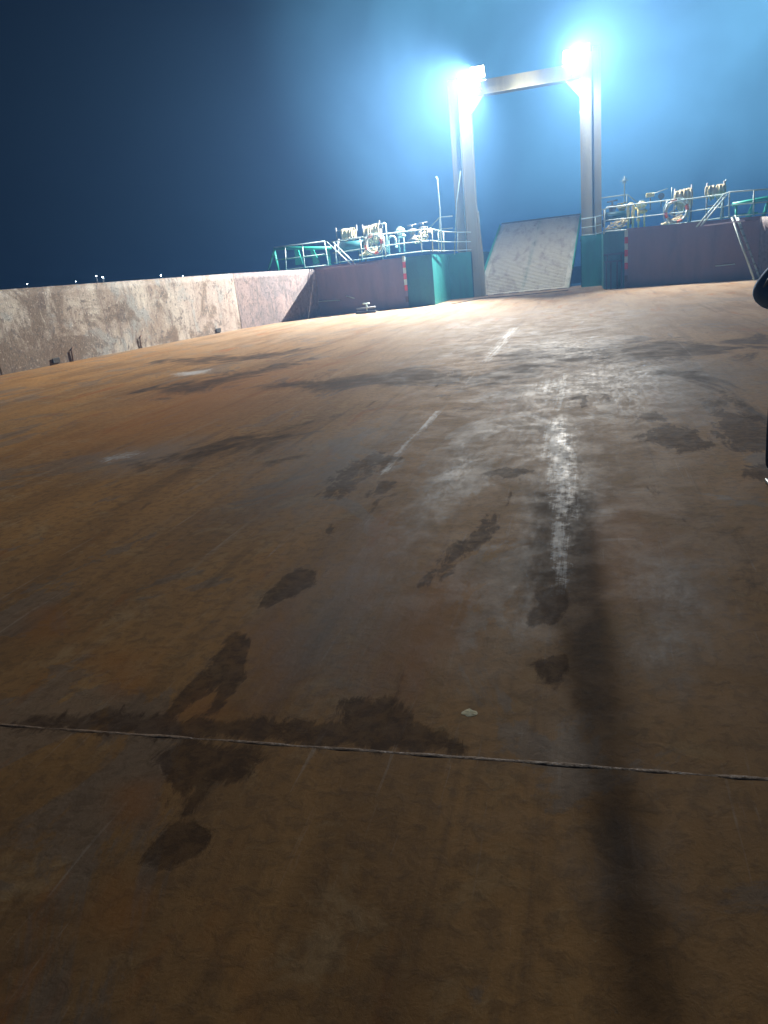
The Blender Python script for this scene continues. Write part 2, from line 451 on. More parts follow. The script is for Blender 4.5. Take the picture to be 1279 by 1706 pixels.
def build_deck():
    ys = [-14, -10, -6, -3, -1.5, -0.7, -0.2, 0.2, 0.5]
    y = 0.7
    while y < 40.5:
        ys.append(y)
        y += max(0.032, 0.0125 * y)
    ys.append(41.0)
    xs = [0.0]
    x = 0.0
    while x < 18:
        x += max(0.032, 0.022 * x)
        xs.append(x)
    xs = sorted([-v for v in xs[1:]] + xs)
    X = np.array(xs)
    Y = np.array(ys)
    lo = np.array([interp(LEFT, v) for v in ys])
    hi = np.array([interp(RIGHT, v) for v in ys])
    gx = np.clip(X[None, :].repeat(len(ys), 0), lo[:, None], hi[:, None])
    gy = Y[:, None].repeat(len(xs), 1)
    ny, nx = gx.shape
    co = np.stack([gx, gy, np.zeros_like(gx)], -1).reshape(-1, 3)
    idx = np.arange(ny * nx).reshape(ny, nx)
    quads = np.stack([idx[:-1, :-1], idx[:-1, 1:], idx[1:, 1:], idx[1:, :-1]], -1).reshape(-1, 4)
    w_ = np.abs(co[quads[:, 0], 0] - co[quads[:, 1], 0]) + np.abs(co[quads[:, 2], 0] - co[quads[:, 3], 0])
    quads = quads[w_ > 1e-4]
    me = bpy.data.meshes.new('deck')
    me.from_pydata(co.tolist(), [], quads.tolist())
    me.update()
    px, py = co[:, 0], co[:, 1]
    def field(lst):
        f = np.zeros(len(px))
        for poly, w in lst:
            w = w * 2.2
            f = np.maximum(f, np.clip(0.5 - sdf(px, py, poly) / (2 * w), 0, 1))
        return f
    for nm, lst in (('stain_dark', DARK), ('stain_weak', WEAK), ('wear_blue', BLUE), ('rust', RUST), ('pale', PALE), ('shadow_band', BAND[:1]), ('shadow_core', BAND[1:])):
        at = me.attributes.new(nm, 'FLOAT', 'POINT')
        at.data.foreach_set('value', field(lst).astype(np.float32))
    o = bpy.data.objects.new('deck', me)
    col.objects.link(o)
    o['kind'] = 'structure'
    mt, nt, b = new_mat('worn_deck_steel')
    co_ = N(nt, 'ShaderNodeTexCoord').outputs['Object']
    def att(n):
        return N(nt, 'ShaderNodeAttribute', attribute_name=n).outputs['Fac']
    n_big = noise(nt, co_, 0.28, 5, 0.6, 0.4)
    n_long = noise(nt, co_, 1.3, 6, 0.6, 0.3, (1, 0.22, 1))
    n_mid = noise(nt, co_, 2.6, 8, 0.68, 0.5)
    n_fine = noise(nt, co_, 14, 8, 0.72, 0.4)
    n_hat = noise(nt, co_, 60, 4, 0.6, 0.0, (1, 0.10, 1))
    n_x = noise(nt, co_, 20, 4, 0.6, 0.2, (1.0, 0.30, 1))
    def mask(n, k=1.3, lo=0.42, hi=0.62, nz=None):
        s = math_(nt, 'MULTIPLY', math_(nt, 'SUBTRACT', nz or n_edge, 0.5), k)
        s = math_(nt, 'ADD', att(n), math_(nt, 'MULTIPLY', s, ramp(nt, att(n), 0.02, 0.25)))
        return ramp(nt, s, lo, hi)
    n_edge = noise(nt, co_, 9.0, 8, 0.72, 0.6, (1, 0.35, 1))
    n_scuff = noise(nt, co_, 1.0, 7, 0.62, 0.15, (5.0, 0.22, 1))
    n_scr = noise(nt, co_, 1.0, 6, 0.7, 0.1, (22.0, 0.8, 1))
    n_pat = noise(nt, co_, 0.8, 9, 0.68, 0.9, (1, 0.7, 1))
    n_spk = noise(nt, co_, 38, 5, 0.75, 0.2)
    n_ora = noise(nt, co_, 1.1, 7, 0.65, 0.6, (1.6, 0.35, 1))
    base = mixc(nt, ramp(nt, n_big, 0.40, 0.60), (0.46, 0.245, 0.085), (0.36, 0.21, 0.095))
    # the plates towards the bow are paler and greyer
    sy = N(nt, 'ShaderNodeSeparateXYZ')
    nt.links.new(co_, sy.inputs[0])
    bow = math_(nt, 'ADD', sy.outputs['Y'], math_(nt, 'MULTIPLY', math_(nt, 'SUBTRACT', n_mid, 0.5), 14.0))
    bow = math_(nt, 'SUBTRACT', bow, math_(nt, 'MULTIPLY', math_(nt, 'ABSOLUTE', sy.outputs['X']), 0.7))
    base = mixc(nt, ramp(nt, bow, 6.0, 20.0, 0.0, 0.75), base, (0.33, 0.28, 0.22))
    base = mixc(nt, ramp(nt, n_long, 0.42, 0.66, 0.0, 0.6), base, (0.21, 0.115, 0.05))
    base = mixc(nt, ramp(nt, n_mid, 0.52, 0.66, 0.0, 0.6), base, (0.46, 0.31, 0.16))
    m_pat = ramp(nt, n_pat, 0.545, 0.575)
    base = mixc(nt, math_(nt, 'MULTIPLY', m_pat, 0.55), base, (0.21, 0.175, 0.145))
    n_p2 = noise(nt, co_, 2.2, 9, 0.72, 0.5, (1.4, 0.3, 1))
    m_p2 = ramp(nt, n_p2, 0.62, 0.68)
    base = mixc(nt, math_(nt, 'MULTIPLY', m_p2, 0.6), base, (0.13, 0.09, 0.065))
    base = mixc(nt, ramp(nt, n_ora, 0.58, 0.70, 0.0, 0.75), base, (0.36, 0.13, 0.035))
    base = mixc(nt, ramp(nt, n_scuff, 0.54, 0.70, 0.0, 0.45), base, (0.11, 0.068, 0.042))
    base = mixc(nt, ramp(nt, n_scuff, 0.42, 0.30, 0.0, 0.35), base, (0.46, 0.36, 0.26))
    base = mixc(nt, ramp(nt, n_scr, 0.60, 0.70, 0.0, 0.35), base, (0.52, 0.44, 0.36))
    base = mixc(nt, ramp(nt, n_fine, 0.45, 0.62, 0.0, 0.45), base, (0.15, 0.095, 0.055))
    m_r = math_(nt, 'MULTIPLY', mask('rust', 0.9, 0.1, 0.9), 0.6)
    base = mixc(nt, m_r, base, (0.40, 0.16, 0.04))
    m_b = math_(nt, 'MULTIPLY', mask('wear_blue', 0.9, 0.15, 0.95), 0.62)
    base = mixc(nt, m_b, base, (0.26, 0.255, 0.25))
    m_w = math_(nt, 'MULTIPLY', mask('stain_weak', 2.6, 0.35, 0.75, n_pat), ramp(nt, n_mid, 0.35, 0.6, 0.60, 0.85))
    base = mixc(nt, m_w, base, (0.085, 0.062, 0.048))
    m_shade = math_(nt, 'ADD', math_(nt, 'MULTIPLY', att('shadow_band'), 0.55), math_(nt, 'MULTIPLY', att('shadow_core'), 0.16))  # painted shadow band, darkens the base colour
    m_shade = math_(nt, 'MULTIPLY', m_shade, ramp(nt, n_mid, 0.3, 0.65, 0.75, 1.15))
    base = mixc(nt, m_shade, base, (0.05, 0.036, 0.028))
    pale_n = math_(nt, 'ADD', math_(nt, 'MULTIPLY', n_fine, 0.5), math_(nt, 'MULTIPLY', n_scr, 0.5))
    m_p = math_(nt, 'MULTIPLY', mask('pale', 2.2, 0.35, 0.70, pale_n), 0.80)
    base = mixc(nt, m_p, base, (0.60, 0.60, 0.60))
    m_d = math_(nt, 'MULTIPLY', mask('stain_dark', 1.4, 0.36, 0.54), ramp(nt, n_fine, 0.35, 0.65, 0.62, 0.92))
    base = mixc(nt, math_(nt, 'MULTIPLY', m_d, 0.86), base, (0.065, 0.036, 0.022))
    spk = ramp(nt, n_spk, 0.66, 0.72, 0.0, 0.6)
    base = mixc(nt, spk, base, (0.07, 0.045, 0.03))
    nt.links.new(base, b.inputs['Base Color'])
    r = ramp(nt, n_mid, 0.35, 0.7, 0.66, 0.8)
    wet = math_(nt, 'MAXIMUM', math_(nt, 'MULTIPLY', m_b, 0.22), math_(nt, 'MULTIPLY', m_p, 0.10))
    wet = math_(nt, 'MULTIPLY', wet, ramp(nt, math_(nt, 'ADD', math_(nt, 'MULTIPLY', n_fine, .5), math_(nt, 'MULTIPLY', n_x, .5)), 0.42, 0.58, 0.2, 1.25))
    r = math_(nt, 'SUBTRACT', r, wet)
    r = math_(nt, 'ADD', r, math_(nt, 'MULTIPLY', m_p2, 0.12))
    r = math_(nt, 'SUBTRACT', r, math_(nt, 'MULTIPLY', m_pat, 0.06))
    r = math_(nt, 'ADD', r, math_(nt, 'MULTIPLY', m_d, 0.10))
    nt.links.new(r, b.inputs['Roughness'])
    sp = ramp(nt, m_shade, 0.0, 0.6, 0.065, 0.02)
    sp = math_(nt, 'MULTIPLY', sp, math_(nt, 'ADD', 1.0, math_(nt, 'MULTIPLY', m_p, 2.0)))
    sp = math_(nt, 'MULTIPLY', sp, math_(nt, 'SUBTRACT', 1.0, math_(nt, 'MULTIPLY', m_w, 0.7)))
    nt.links.new(sp, b.inputs['Specular IOR Level'])
    h = math_(nt, 'ADD', math_(nt, 'MULTIPLY', n_hat, 0.22), math_(nt, 'MULTIPLY', n_fine, 0.9))
    h = math_(nt, 'ADD', h, math_(nt, 'MULTIPLY', n_x, 0.3))
    h = math_(nt, 'ADD', h, math_(nt, 'MULTIPLY', n_spk, 0.35))
    h = math_(nt, 'SUBTRACT', h, math_(nt, 'MULTIPLY', m_d, 0.35))
    nb = bump(nt, h, b, 0.45, 0.005)
    me.materials.append(mt)
    return o
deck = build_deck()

seam_mt = paint('weld_bead_steel', (0.26, 0.16, 0.09), (0.12, 0.075, 0.045), 0.7, 12, bmp=0.6)
def seam(pts, r, name='weld_seam'):
    path = []
    for (a, b) in zip(pts, pts[1:]):
        L = math.dist(a, b)
        n = max(2, int(L / 0.08))
        for i in range(n):
            t = i / n
            path.append((a[0] + (b[0] - a[0]) * t + random.uniform(-1, 1) * r * 0.12, a[1] + (b[1] - a[1]) * t + random.uniform(-1, 1) * r * 0.12, -r * 0.35))
    path.append((*pts[-1], -r * 0.35))
    rs = [r * random.uniform(0.75, 1.15) for _ in path]
    path = [(p[0], p[1], p[2] * 2.0) for p in path]
    o = MB().tube(path, rs, 9).build(name, seam_mt, deck)
    o.scale = (1, 1, 0.4)
    return o
seam([(-17.0, 1.94), (-2.35, 2.02), (0.52, 2.07), (10.9, 2.14)], 0.015)
def broken_seam(a, b, n, rnd, r):
    for k in range(n):
        u0 = k / n + rnd.uniform(0, .02)
        u1 = (k + rnd.uniform(.55, .98)) / n
        seam([(a[0] + (b[0] - a[0]) * u0, a[1] + (b[1] - a[1]) * u0), (a[0] + (b[0] - a[0]) * u1, a[1] + (b[1] - a[1]) * u1)], r)
broken_seam((-1.67, 5.6), (-1.70, 19.5), 7, random.Random(2), 0.007)
broken_seam((1.48, 8.0), (1.51, 19.5), 8, random.Random(5), 0.004)

# hull under the deck, water, far shore
hull_poly = [(-18.2, -14), (-16.6, 20), (-15.6, 34), (-12.5, 44), (-8.5, 48), (-5.7, 48), (-5.7, 39.3), (-0.3, 39.3), (-0.3, 48), (3, 48), (7, 44), (10.2, 33), (11.4, 20), (12.5, -14)]
hull = MB().prism(hull_poly, -1.9, -0.03).build('ship_hull', 'dark')
hull['label'] = 'dark steel hull of the ferry below the rusty cargo deck'
hull['category'] = 'hull'
def water_mat():
    mt, nt, b = new_mat('night_water')
    co = N(nt, 'ShaderNodeTexCoord').outputs['Object']
    b.inputs['Base Color'].default_value = (0.004, 0.010, 0.016, 1)
    b.inputs['Roughness'].default_value = 0.12
    bump(nt, noise(nt, co, 0.8, 5, 0.6, 0.3), b, 0.5, 0.3)
    return mt
water = MB().prism([(-420, -60), (320, -60), (320, 520), (-420, 520)], -2.6, -1.6).build('water', water_mat())
water['kind'] = 'structure'
def hills():
    bm = MB()
    pts = []
    n = 60
    rnd = random.Random(3)
    for i in range(n):
        x = -410 + i * 12
        pts.append((x, 125 + 10 * math.sin(i * 0.3), -0.4 + 0.7 * abs(math.sin(i * 0.37)) + rnd.uniform(0, 0.3)))
    for (a, b) in zip(pts, pts[1:]):
        v = [bm.bm.verts.new(p) for p in ((a[0], a[1] - 30, -1.65), (b[0], b[1] - 30, -1.5), (b[0], b[1], b[2]), (a[0], a[1], a[2]), (b[0], b[1] + 60, -1.5), (a[0], a[1] + 60, -1.5))]
        bm.bm.faces.new(v[:4])
        bm.bm.faces.new((v[3], v[2], v[4], v[5]))
    o = bm.build('far_shore', paint('shore_earth', (0.03, 0.035, 0.02), None, 0.9, 0.3))
    o['kind'] = 'structure'
hills()

# ---------------------------------------------------------------- side walls
def side_wall(name, label, tab, side, z1, mats):
    t = thing(name, label, 'wall', (tab[1][1], tab[1][0], 0))
    n = len(tab) - 1
    for i, ((y0, x0), (y1, x1)) in enumerate(zip(tab, tab[1:])):
        d = Vector((x1 - x0, y1 - y0, 0))
        nrm = Vector((-d.y, d.x, 0)).normalized() * (0.12 if side < 0 else -0.12)
        # plate subdivided and dented a little
        bm = bmesh.new()
        nu = max(4, int(d.length / 0.25))
        nv = 9
        rnd = random.Random(i + 5)
        g = []
        for a in range(nu + 1):
            row = []
            for k in range(nv + 1):
                p = Vector((x0, y0, 0)) + d * (a / nu)
                p.z = z1[i] + (z1[i + 1] - z1[i]) * a / nu
                p.z *= k / nv
                dent = 0.0 if k in (0, nv) or a in (0, nu) else (math.sin(a * 0.55 + i) * 0.018 * math.sin(k / nv * math.pi) + rnd.uniform(-0.008, 0.008))
                p -= nrm.normalized() * dent
                row.append(bm.verts.new(p))
            g.append(row)
        for a in range(nu):
            for k in range(nv):
                f = bm.faces.new((g[a][k], g[a + 1][k], g[a + 1][k + 1], g[a][k + 1]))
                f.smooth = True
        top = [g[a][nv] for a in range(nu + 1)]
        back = [bm.verts.new(v.co + nrm) for v in top]
        backb = [bm.verts.new(Vector((v.co.x, v.co.y, -0.03)) + nrm) for v in top]
        for a in range(nu):
            bm.faces.new((top[a], top[a + 1], back[a + 1], back[a]))
            bm.faces.new((back[a], back[a + 1], backb[a + 1], backb[a]))
        mb = MB()
        mb.bm = bm
        mb.build('wall_panel', mats[i], t)
        mb = MB()
        mb.tube([Vector((x1, y1, 0)) - nrm * 0.02, Vector((x1, y1, z1[i + 1])) - nrm * 0.02], 0.014, 6)
        mb.build('weld_bead', mats[i], t)
    return t
lw = side_wall('side_wall', 'long scraped and rusty steel side wall on the left, pale grey turning pink near the bow', LEFT, -1,
               [2.2, 2.22, 2.24, 2.24, 2.14], ['wall', 'wall', 'wall', 'pink'])
for q in ((-16.659, 18.738, 0.000), (-14.777, 27.100, 0.000)):
    yy = q[1]
    xx = interp(LEFT, yy)
    w = 0.36 if yy < 20 else 0.42
    MB().box((xx + 0.03, yy, 0.12), (0.025, w * .8, 0.16), rz=-0.1).build('drain_hole', 'black', lw, 0.02)
for k, (xa, ya) in enumerate(((148, 585), (262, 565))):
    q = (-14.706, 19.372, 0.000) if k == 0 else (-14.225, 22.476, 0.000)
    yy = q[1]
    xx = interp(LEFT, yy) + 0.03
    MB().tube([(xx, yy, 0.0), (xx + 0.02, yy, 0.34), (xx, yy + 0.14, 0.42)], 0.022, 6).build('lashing_hook', 'rusty', lw)
rw = side_wall('side_wall', 'pinkish scraped steel wall panel at the right edge behind the steep ladder', RIGHT, 1,
               [2.05, 2.05, 2.07, 2.1, 2.2], ['wall', 'wall', 'pink', 'pink'])

# ---------------------------------------------------------------- raised platforms either side of the ramp
PZ = 2.2
def platform(name, label, poly_top, faces, z=PZ):
    """faces: (a, b, material, part name) vertical plates along the visible sides"""
    t = thing(name, label, 'platform', (faces[0][0][0], faces[0][0][1], 0))
    MB().prism(poly_top, z - 0.05, z).build('platform_top', 'dark_teal', t)
    cx = sum(p[0] for p in poly_top) / len(poly_top)
    cy = sum(p[1] for p in poly_top) / len(poly_top)
    for a, b, mt, nm in faces:
        d = Vector((b[0] - a[0], b[1] - a[1], 0))
        n = Vector((-d.y, d.x, 0)).normalized()
        if n.dot(Vector((cx - a[0], cy - a[1], 0))) < 0:
            n = -n
        n *= 0.04
        za, zb = (a[2], b[2]) if len(a) > 2 else (z, z)
        pts = [(a[0], a[1], 0), (b[0], b[1], 0), (b[0], b[1], zb + 0.02), (a[0], a[1], za + 0.02)]
        MB().slab(pts, n).build(nm, mt, t)
    return t
LX = -8.02
lp = platform('raised_platform', 'raised side platform left of the ramp, maroon and dark teal front with railings on top',
   [(-15.6, 34.5), (-12.18, 33.64), (-6.79, 34.24), (-6.79, 38.4), (-5.72, 38.45), (-5.72, 47.9), (-8.5, 47.9), (-12.4, 43.9)],
   [((-12.2, 33.6), (LX, 34.06), 'maroon', 'maroon_panel'),
    ((LX, 34.06), (-6.75, 34.2), 'dark_teal', 'teal_panel'),
    ((-6.75, 34.2), (-6.75, 38.4), 'teal', 'side_panel'),
    ((-6.75, 38.4), (-5.55, 38.4), 'teal', 'corner_panel'),
    ((-5.55, 38.4), (-5.55, 47.9), 'dark_teal', 'passage_panel')])
rp = platform('raised_platform', 'raised side platform right of the ramp, its dark teal corner jutting towards the deck',
   [(0.75, 34.44), (1.62, 33.94), (6.27, 31.54), (10.0, 33), (7, 43.9), (3, 47.9), (-0.28, 47.9), (-0.28, 38.45), (0.75, 38.4)],
   [((6.25, 31.5, 2.22), (1.6, 33.9, 2.36), 'maroon', 'maroon_panel'),
    ((1.6, 33.9, 2.36), (0.71, 34.4, 2.42), 'dark_teal', 'teal_panel'),
    ((0.71, 34.4, 2.3), (0.71, 38.3, 2.3), 'teal', 'side_panel'),
    ((0.71, 38.4, 2.35), (-0.25, 38.4, 2.35), 'teal', 'corner_panel'),
    ((-0.25, 38.4), (-0.25, 47.9), 'dark_teal', 'passage_panel')])
MB().prism([(-12.14, 33.55), (-11.28, 32.30), (-9.2, 33.86)], 2.07, 2.13).build('added_shade_shelf', 'maroon', lp)  # shelf added to throw the diagonal shade on the left wall
MB().prism([(6.15, 31.45), (5.55, 30.65), (4.3, 32.4)], 2.10, 2.15).build('added_shade_shelf', 'maroon', rp)  # matching shelf added to shade the right wall
# fittings welded on the fronts
def grip(a, b, parent, nm='grab_bar', r=0.022, mt='white'):
    a, b = Vector(a), Vector(b)
    out = Vector((0.03, -0.10, 0))
    MB().tube([a, a + out, b + out, b], r, 6).build(nm, mt, parent)
grip((-12.204, 33.600, 0.676), (-11.183, 33.680, 0.636), lp)
grip((-10.848, 33.720, 0.795), (-10.485, 33.740, 0.653), lp)
grip((4.871, 32.200, 0.597), (5.464, 31.900, 0.609), rp)
# a low fitting with a cleat at the foot of the left front
t = thing('deck_cleat', 'small dark cleat lying at the foot of the maroon left platform front', 'cleat', (-9.543, 32.271, 0.000))
q = Vector(t.location)
MB().box(q + Vector((0, 0, .05)), (0.9, 0.22, 0.1), rz=0.1).build('base_plate', 'dark', t, 0.01)
MB().tube([q + Vector((-.45, 0, .22)), q + Vector((.45, 0, .24))], [0.03, 0.045], 8).build('horn', 'grey', t)
MB().tube([q + Vector((.05, 0, .08)), q + Vector((.05, 0, .42))], 0.035, 8).tube([q + Vector((-.12, 0, .42)), q + Vector((.2, 0, .42))], .03, 8).build('post', 'white', t)

# striped posts
def striped(name, label, a, b):
    t = thing(name, label, 'post', a, 'red and white striped posts')
    a, b = Vector(a), Vector(b)
    n = 9
    for i in range(n):
        p, q = a.lerp(b, i / n), a.lerp(b, (i + 1) / n)
        mb = MB().box((p + q) / 2, (0.13, 0.07, (q - p).length))
        mb.build('lower_band' if i < 4 else 'red_band' if i % 2 else 'white_band', ('rusty' if i < 3 else 'red') if i % 2 else ('maroon' if i < 4 else 'white'), t)
striped('striped_post', 'worn red and white striped post where maroon meets teal on the left platform', (LX, 34.0, 0.0), (LX, 34.0, 2.28))
striped('striped_post', 'worn red and white striped post where teal meets maroon on the right platform', (1.62, 33.84, 0.0), (1.62, 33.84, 2.3))

# dark frame standing against the right corner
t = thing('steel_trestle', 'dark steel trestle standing against the teal corner of the right platform', 'trestle', (1.1, 33.95, 0))
for dx in (-0.30, -0.12, 0.14, 0.32):
    MB().box((1.12 + dx, 33.9, 0.55), (0.07, 0.07, 1.1)).build('leg', 'dark', t)
MB().box((1.12, 33.9, 1.13), (0.74, 0.12, 0.07)).build('lower_beam', 'dark', t)
MB().box((1.14, 33.9, 1.42), (0.86, 0.12, 0.08)).build('upper_beam', 'dark', t)
for dx in (0.86, 1.42):
    MB().box((dx, 33.9, 1.27), (0.06, 0.08, 0.24)).build('spacer', 'dark', t)

# ---------------------------------------------------------------- gantry
gt = thing('ramp_gantry', 'tall cream steel gantry framing the raised bow ramp, a lamp at each upper corner', 'gantry', (-2.77, 38.6, 0))
YG = 38.55
def leg(x0, x1, y0, y1, z1, nm):
    MB().box(((x0 + x1) / 2, (y0 + y1) / 2, z1 / 2), (x1 - x0, y1 - y0, z1)).build(nm, 'cream', gt, 0.02)
leg(-5.72, -5.24, YG, YG + 0.7, 10.0, 'inner_leg')
leg(-6.27, -5.84, YG + 0.30, YG + 0.9, 10.0, 'outer_leg')
leg(-5.839, -5.721, YG + 0.42, YG + 0.62, 9.9, 'leg_web')
leg(-0.19, 0.29, YG, YG + 0.7, 10.45, 'inner_leg')
leg(0.37, 0.71, YG + 0.12, YG + 0.9, 10.3, 'outer_leg')
leg(0.291, 0.369, YG + 0.42, YG + 0.62, 10.2, 'leg_web')
for x in (-5.72, -5.25, -0.18, 0.28, -6.26, 0.70):
    MB().box((x, YG - 0.03 if abs(x) < 5.8 or x > -5.8 else YG + 0.27, 4.9), (0.05, 0.056, 9.7)).build('corner_bead', 'cream', gt)
MB().box((-2.715, YG + 0.3, 9.47), (5.05, 0.26, 0.60)).build('cross_beam', 'cream', gt, 0.01)
MB().box((-2.715, YG + 0.24, 9.14), (5.05, 0.6, 0.05)).build('beam_flange', 'cream', gt)
for s, x in ((1, -5.24), (-1, -0.19)):
    MB().slab([(x, YG + 0.05, 8.35), (x + s * 0.62, YG + 0.05, 9.1), (x, YG + 0.05, 9.1)], (0, 0.05, 0)).build('gusset', 'cream', gt)
    MB().slab([(x, YG - 0.05, 8.33), (x + s * 0.66, YG - 0.05, 9.11), (x + s * 0.62, YG - 0.05, 9.13), (x, YG - 0.05, 8.38)], (0, 0.22, 0)).build('gusset_flange', 'cream', gt)
# guide plate flaring at the foot of the left leg
MB().slab([(-5.238, YG + 0.05, 0), (-5.02, YG + 0.05, 0.0), (-5.03, YG + 0.05, 1.9), (-5.12, YG + 0.05, 3.2), (-5.238, YG + 0.05, 4.6)], (0, 0.5, 0)).build('guide_plate', 'cream', gt)
for q in ((-5.361, 38.500, 7.774), (-0.202, 38.500, 7.718)):
    MB().box(q, (0.07, 0.07, 0.09)).build('sheave_pin', 'white', gt)
MB().tube([(-5.80, YG - 0.02, 2.2), (-5.74, YG - 0.03, 10.1)], 0.02, 6).build('guard_rod', 'white', gt)
t = thing('steel_cable', 'thin hoisting cable slanting beside the left gantry leg', 'cable', (-6.0, 38.2, 2.2))
MB().tube([(-6.372, 38.200, 2.164), (-6.136, 38.300, 4.495), (-5.844, 38.400, 5.958)], 0.03, 6).build('cable_run', 'white', t)

# ---------------------------------------------------------------- floodlights
def floodlight(label, p, yaw, pitch, watts, group, aim, cone):
    p = Vector(p)
    t = thing('floodlight', label, 'floodlight', p, group)
    rot = Matrix.Translation(p) @ Matrix.Rotation(yaw, 4, 'Z') @ Matrix.Rotation(pitch, 4, 'X')
    # faces local -Y
    mb = MB()
    w, h, d, th = 0.62, 0.46, 0.20, 0.03
    mb.box((0, 0.10, 0), (w, th, h), mtx=rot)
    mb.box((0, 0.0, h / 2), (w, d, th), mtx=rot)
    mb.box((0, 0.0, -h / 2), (w, d, th), mtx=rot)
    mb.box((w / 2, 0.0, 0), (th, d, h - th - .002), mtx=rot)
    mb.box((-w / 2, 0.0, 0), (th, d, h - th - .002), mtx=rot)
    for k in range(5):
        mb.box((-0.24 + k * 0.12, 0.16, 0), (0.015, 0.09, h * 0.8), mtx=rot)
    mb.build('housing', 'grey', t)
    MB().box((0, 0.03, 0), (w - .06, 0.02, h - .06), mtx=rot).build('lens', 'lens', t)
    mb = MB()
    for s in (-1, 1):
        mb.box((s * (w / 2 + 0.03), 0.03, -0.16), (0.02, 0.06, 0.42), mtx=rot)
    mb.box((0, 0.03, -0.37), (w + 0.08, 0.06, 0.02), mtx=rot)
    mb.build('bracket', 'grey', t)
    MB().tube([rot @ Vector((0, 0.03, -0.37)), Vector((p.x, p.y + .3, 9.30)), Vector((p.x, YG + 0.12, 9.30))], 0.03, 8).build('stem', 'grey', t)
    for kind, w_, off in (('beam', watts, 0.34), ('added_fill', LAMP_W * ADDED_FILL, 0.30)):  # second spot is an added, unseen fill for ramp and platforms
        ld = bpy.data.lights.new('floodlight_' + kind, 'SPOT')
        ld.energy = w_
        ld.color = (1.0, 0.94, 0.84)
        ld.shadow_soft_size = 0.14
        ld.spot_size = math.radians(cone if kind == 'beam' else 165)
        ld.spot_blend = 0.9
        lo = bpy.data.objects.new('floodlight_beam', ld)
        col.objects.link(lo)
        lo.location = rot @ Vector((0, -off, 0))
        lo.rotation_mode = 'QUATERNION'
        lo.rotation_quaternion = Vector(aim if kind == 'beam' else (0.45 if p.x < -2.8 else -0.45, 0.55, -0.75)).to_track_quat('-Z', 'Y')
        lo.parent = t
        lo.matrix_parent_inverse = Matrix.Translation(p).inverted()
    return t
G = 'floodlights on the gantry'
floodlight('glaring white floodlight on the left corner of the gantry', [v + d for v, d in zip((-4.646, 37.100, 9.738), (0, .32, .10))], 0.0, 0.35, LAMP_W * 2.5, G, (-0.58, -0.72, -0.66), 104)
floodlight('bigger glaring floodlight on the right corner of the gantry', [v + d for v, d in zip((-0.565, 37.100, 9.720), (0, .32, .10))], 0.0, 0.35, LAMP_W * 1.05, G, (0.60, -0.70, -0.30), 118)

# ---------------------------------------------------------------- bow ramp
def ramp_plate_mat():
    mt, nt, b = new_mat('worn_ramp_paint')
    co = N(nt, 'ShaderNodeTexCoord').outputs['Object']
    sx = N(nt, 'ShaderNodeSeparateXYZ')
    nt.links.new(co, sx.inputs[0])
    x = sx.outputs['X']
    n1 = noise(nt, co, 2.2, 7, 0.7, 0.5, (1, 0.35, 1))
    n2 = noise(nt, co, 9, 6, 0.7, 0.4)
    # two worn wheel tracks leave green paint at the edges and down the middle
    ax = math_(nt, 'ABSOLUTE', x)
    trk = math_(nt, 'ABSOLUTE', math_(nt, 'SUBTRACT', ax, 1.15))
    trk = math_(nt, 'ADD', trk, math_(nt, 'MULTIPLY', math_(nt, 'SUBTRACT', n1, 0.5), 1.1))
    worn = ramp(nt, trk, 0.95, 1.5, 1.0, 0.0)
    base = mixc(nt, worn, (0.13, 0.30, 0.26), (0.62, 0.60, 0.52))
    base = mixc(nt, ramp(nt, n1, 0.5, 0.62, 0.0, 0.6), base, (0.36, 0.30, 0.28))
    base = mixc(nt, ramp(nt, n2, 0.56, 0.68, 0.0, 0.6), base, (0.17, 0.14, 0.13))
    nt.links.new(base, b.inputs['Base Color'])
    b.inputs['Roughness'].default_value = 0.5
    bump(nt, n2, b, 0.5, 0.02)
    return mt
RM = ramp_plate_mat()
rt = thing('bow_ramp', 'ribbed bow ramp raised between the gantry legs, paint worn along two wheel tracks', 'ramp', (-3.2, 39.25, 0.03))
W2 = 2.36
LEN = 9.6
TILT = math.atan2(3.72, 8.8)
RT = Matrix.Translation((-2.95, 39.2, 0.03)) @ Matrix.Rotation(math.radians(0), 4, 'Z') @ Matrix.Rotation(TILT, 4, 'X')
def rchild(mb, nm, mt, bev=0):
    o = mb.build(nm, mt)
    o.parent = rt
    o.rotation_euler = (TILT, 0, -0.062)
    if bev:
        bv = o.modifiers.new('bevel', 'BEVEL'); bv.width = bev
    return o
rchild(MB().box((0, LEN / 2, -0.1), (2 * W2, LEN, 0.18)), 'ramp_plate', RM)
mb = MB()
k = 0.25
while k < LEN - 0.15:
    mb.box((random.uniform(-.02, .02), k, 0.005), (2 * W2 - 0.5, 0.07, 0.03), rz=random.uniform(-.006, .006))
    k += 0.17
rchild(mb, 'tread_bars', RM)
for s in (-1, 1):
    rchild(MB().box((s * (W2 + 0.03), LEN * 0.60, 0.03), (0.06, LEN * 0.72, 0.24)), 'side_rail', 'green', 0.01)
for x in (-2.0, -1.2, -0.4, 0.4, 1.2, 2.0):
    rchild(MB().tube([(x - 0.25, -0.04, -0.06), (x + 0.25, -0.04, -0.06)], 0.07, 10), 'hinge', 'dark')
rchild(MB().box((0, LEN + 0.05, -0.02), (2 * W2, 0.1, 0.12)), 'end_lip', 'grey')
t = tag(MB().tube([(-5.853, 33.388, 0.000), (-4.912, 36.060, 0.000), (-2.902, 35.786, 0.000), (-0.841, 36.392, 0.000)], 0.035, 6).build('black_hose', 'black'), 'thin black hose lying along the foot of the ramp', 'hose')

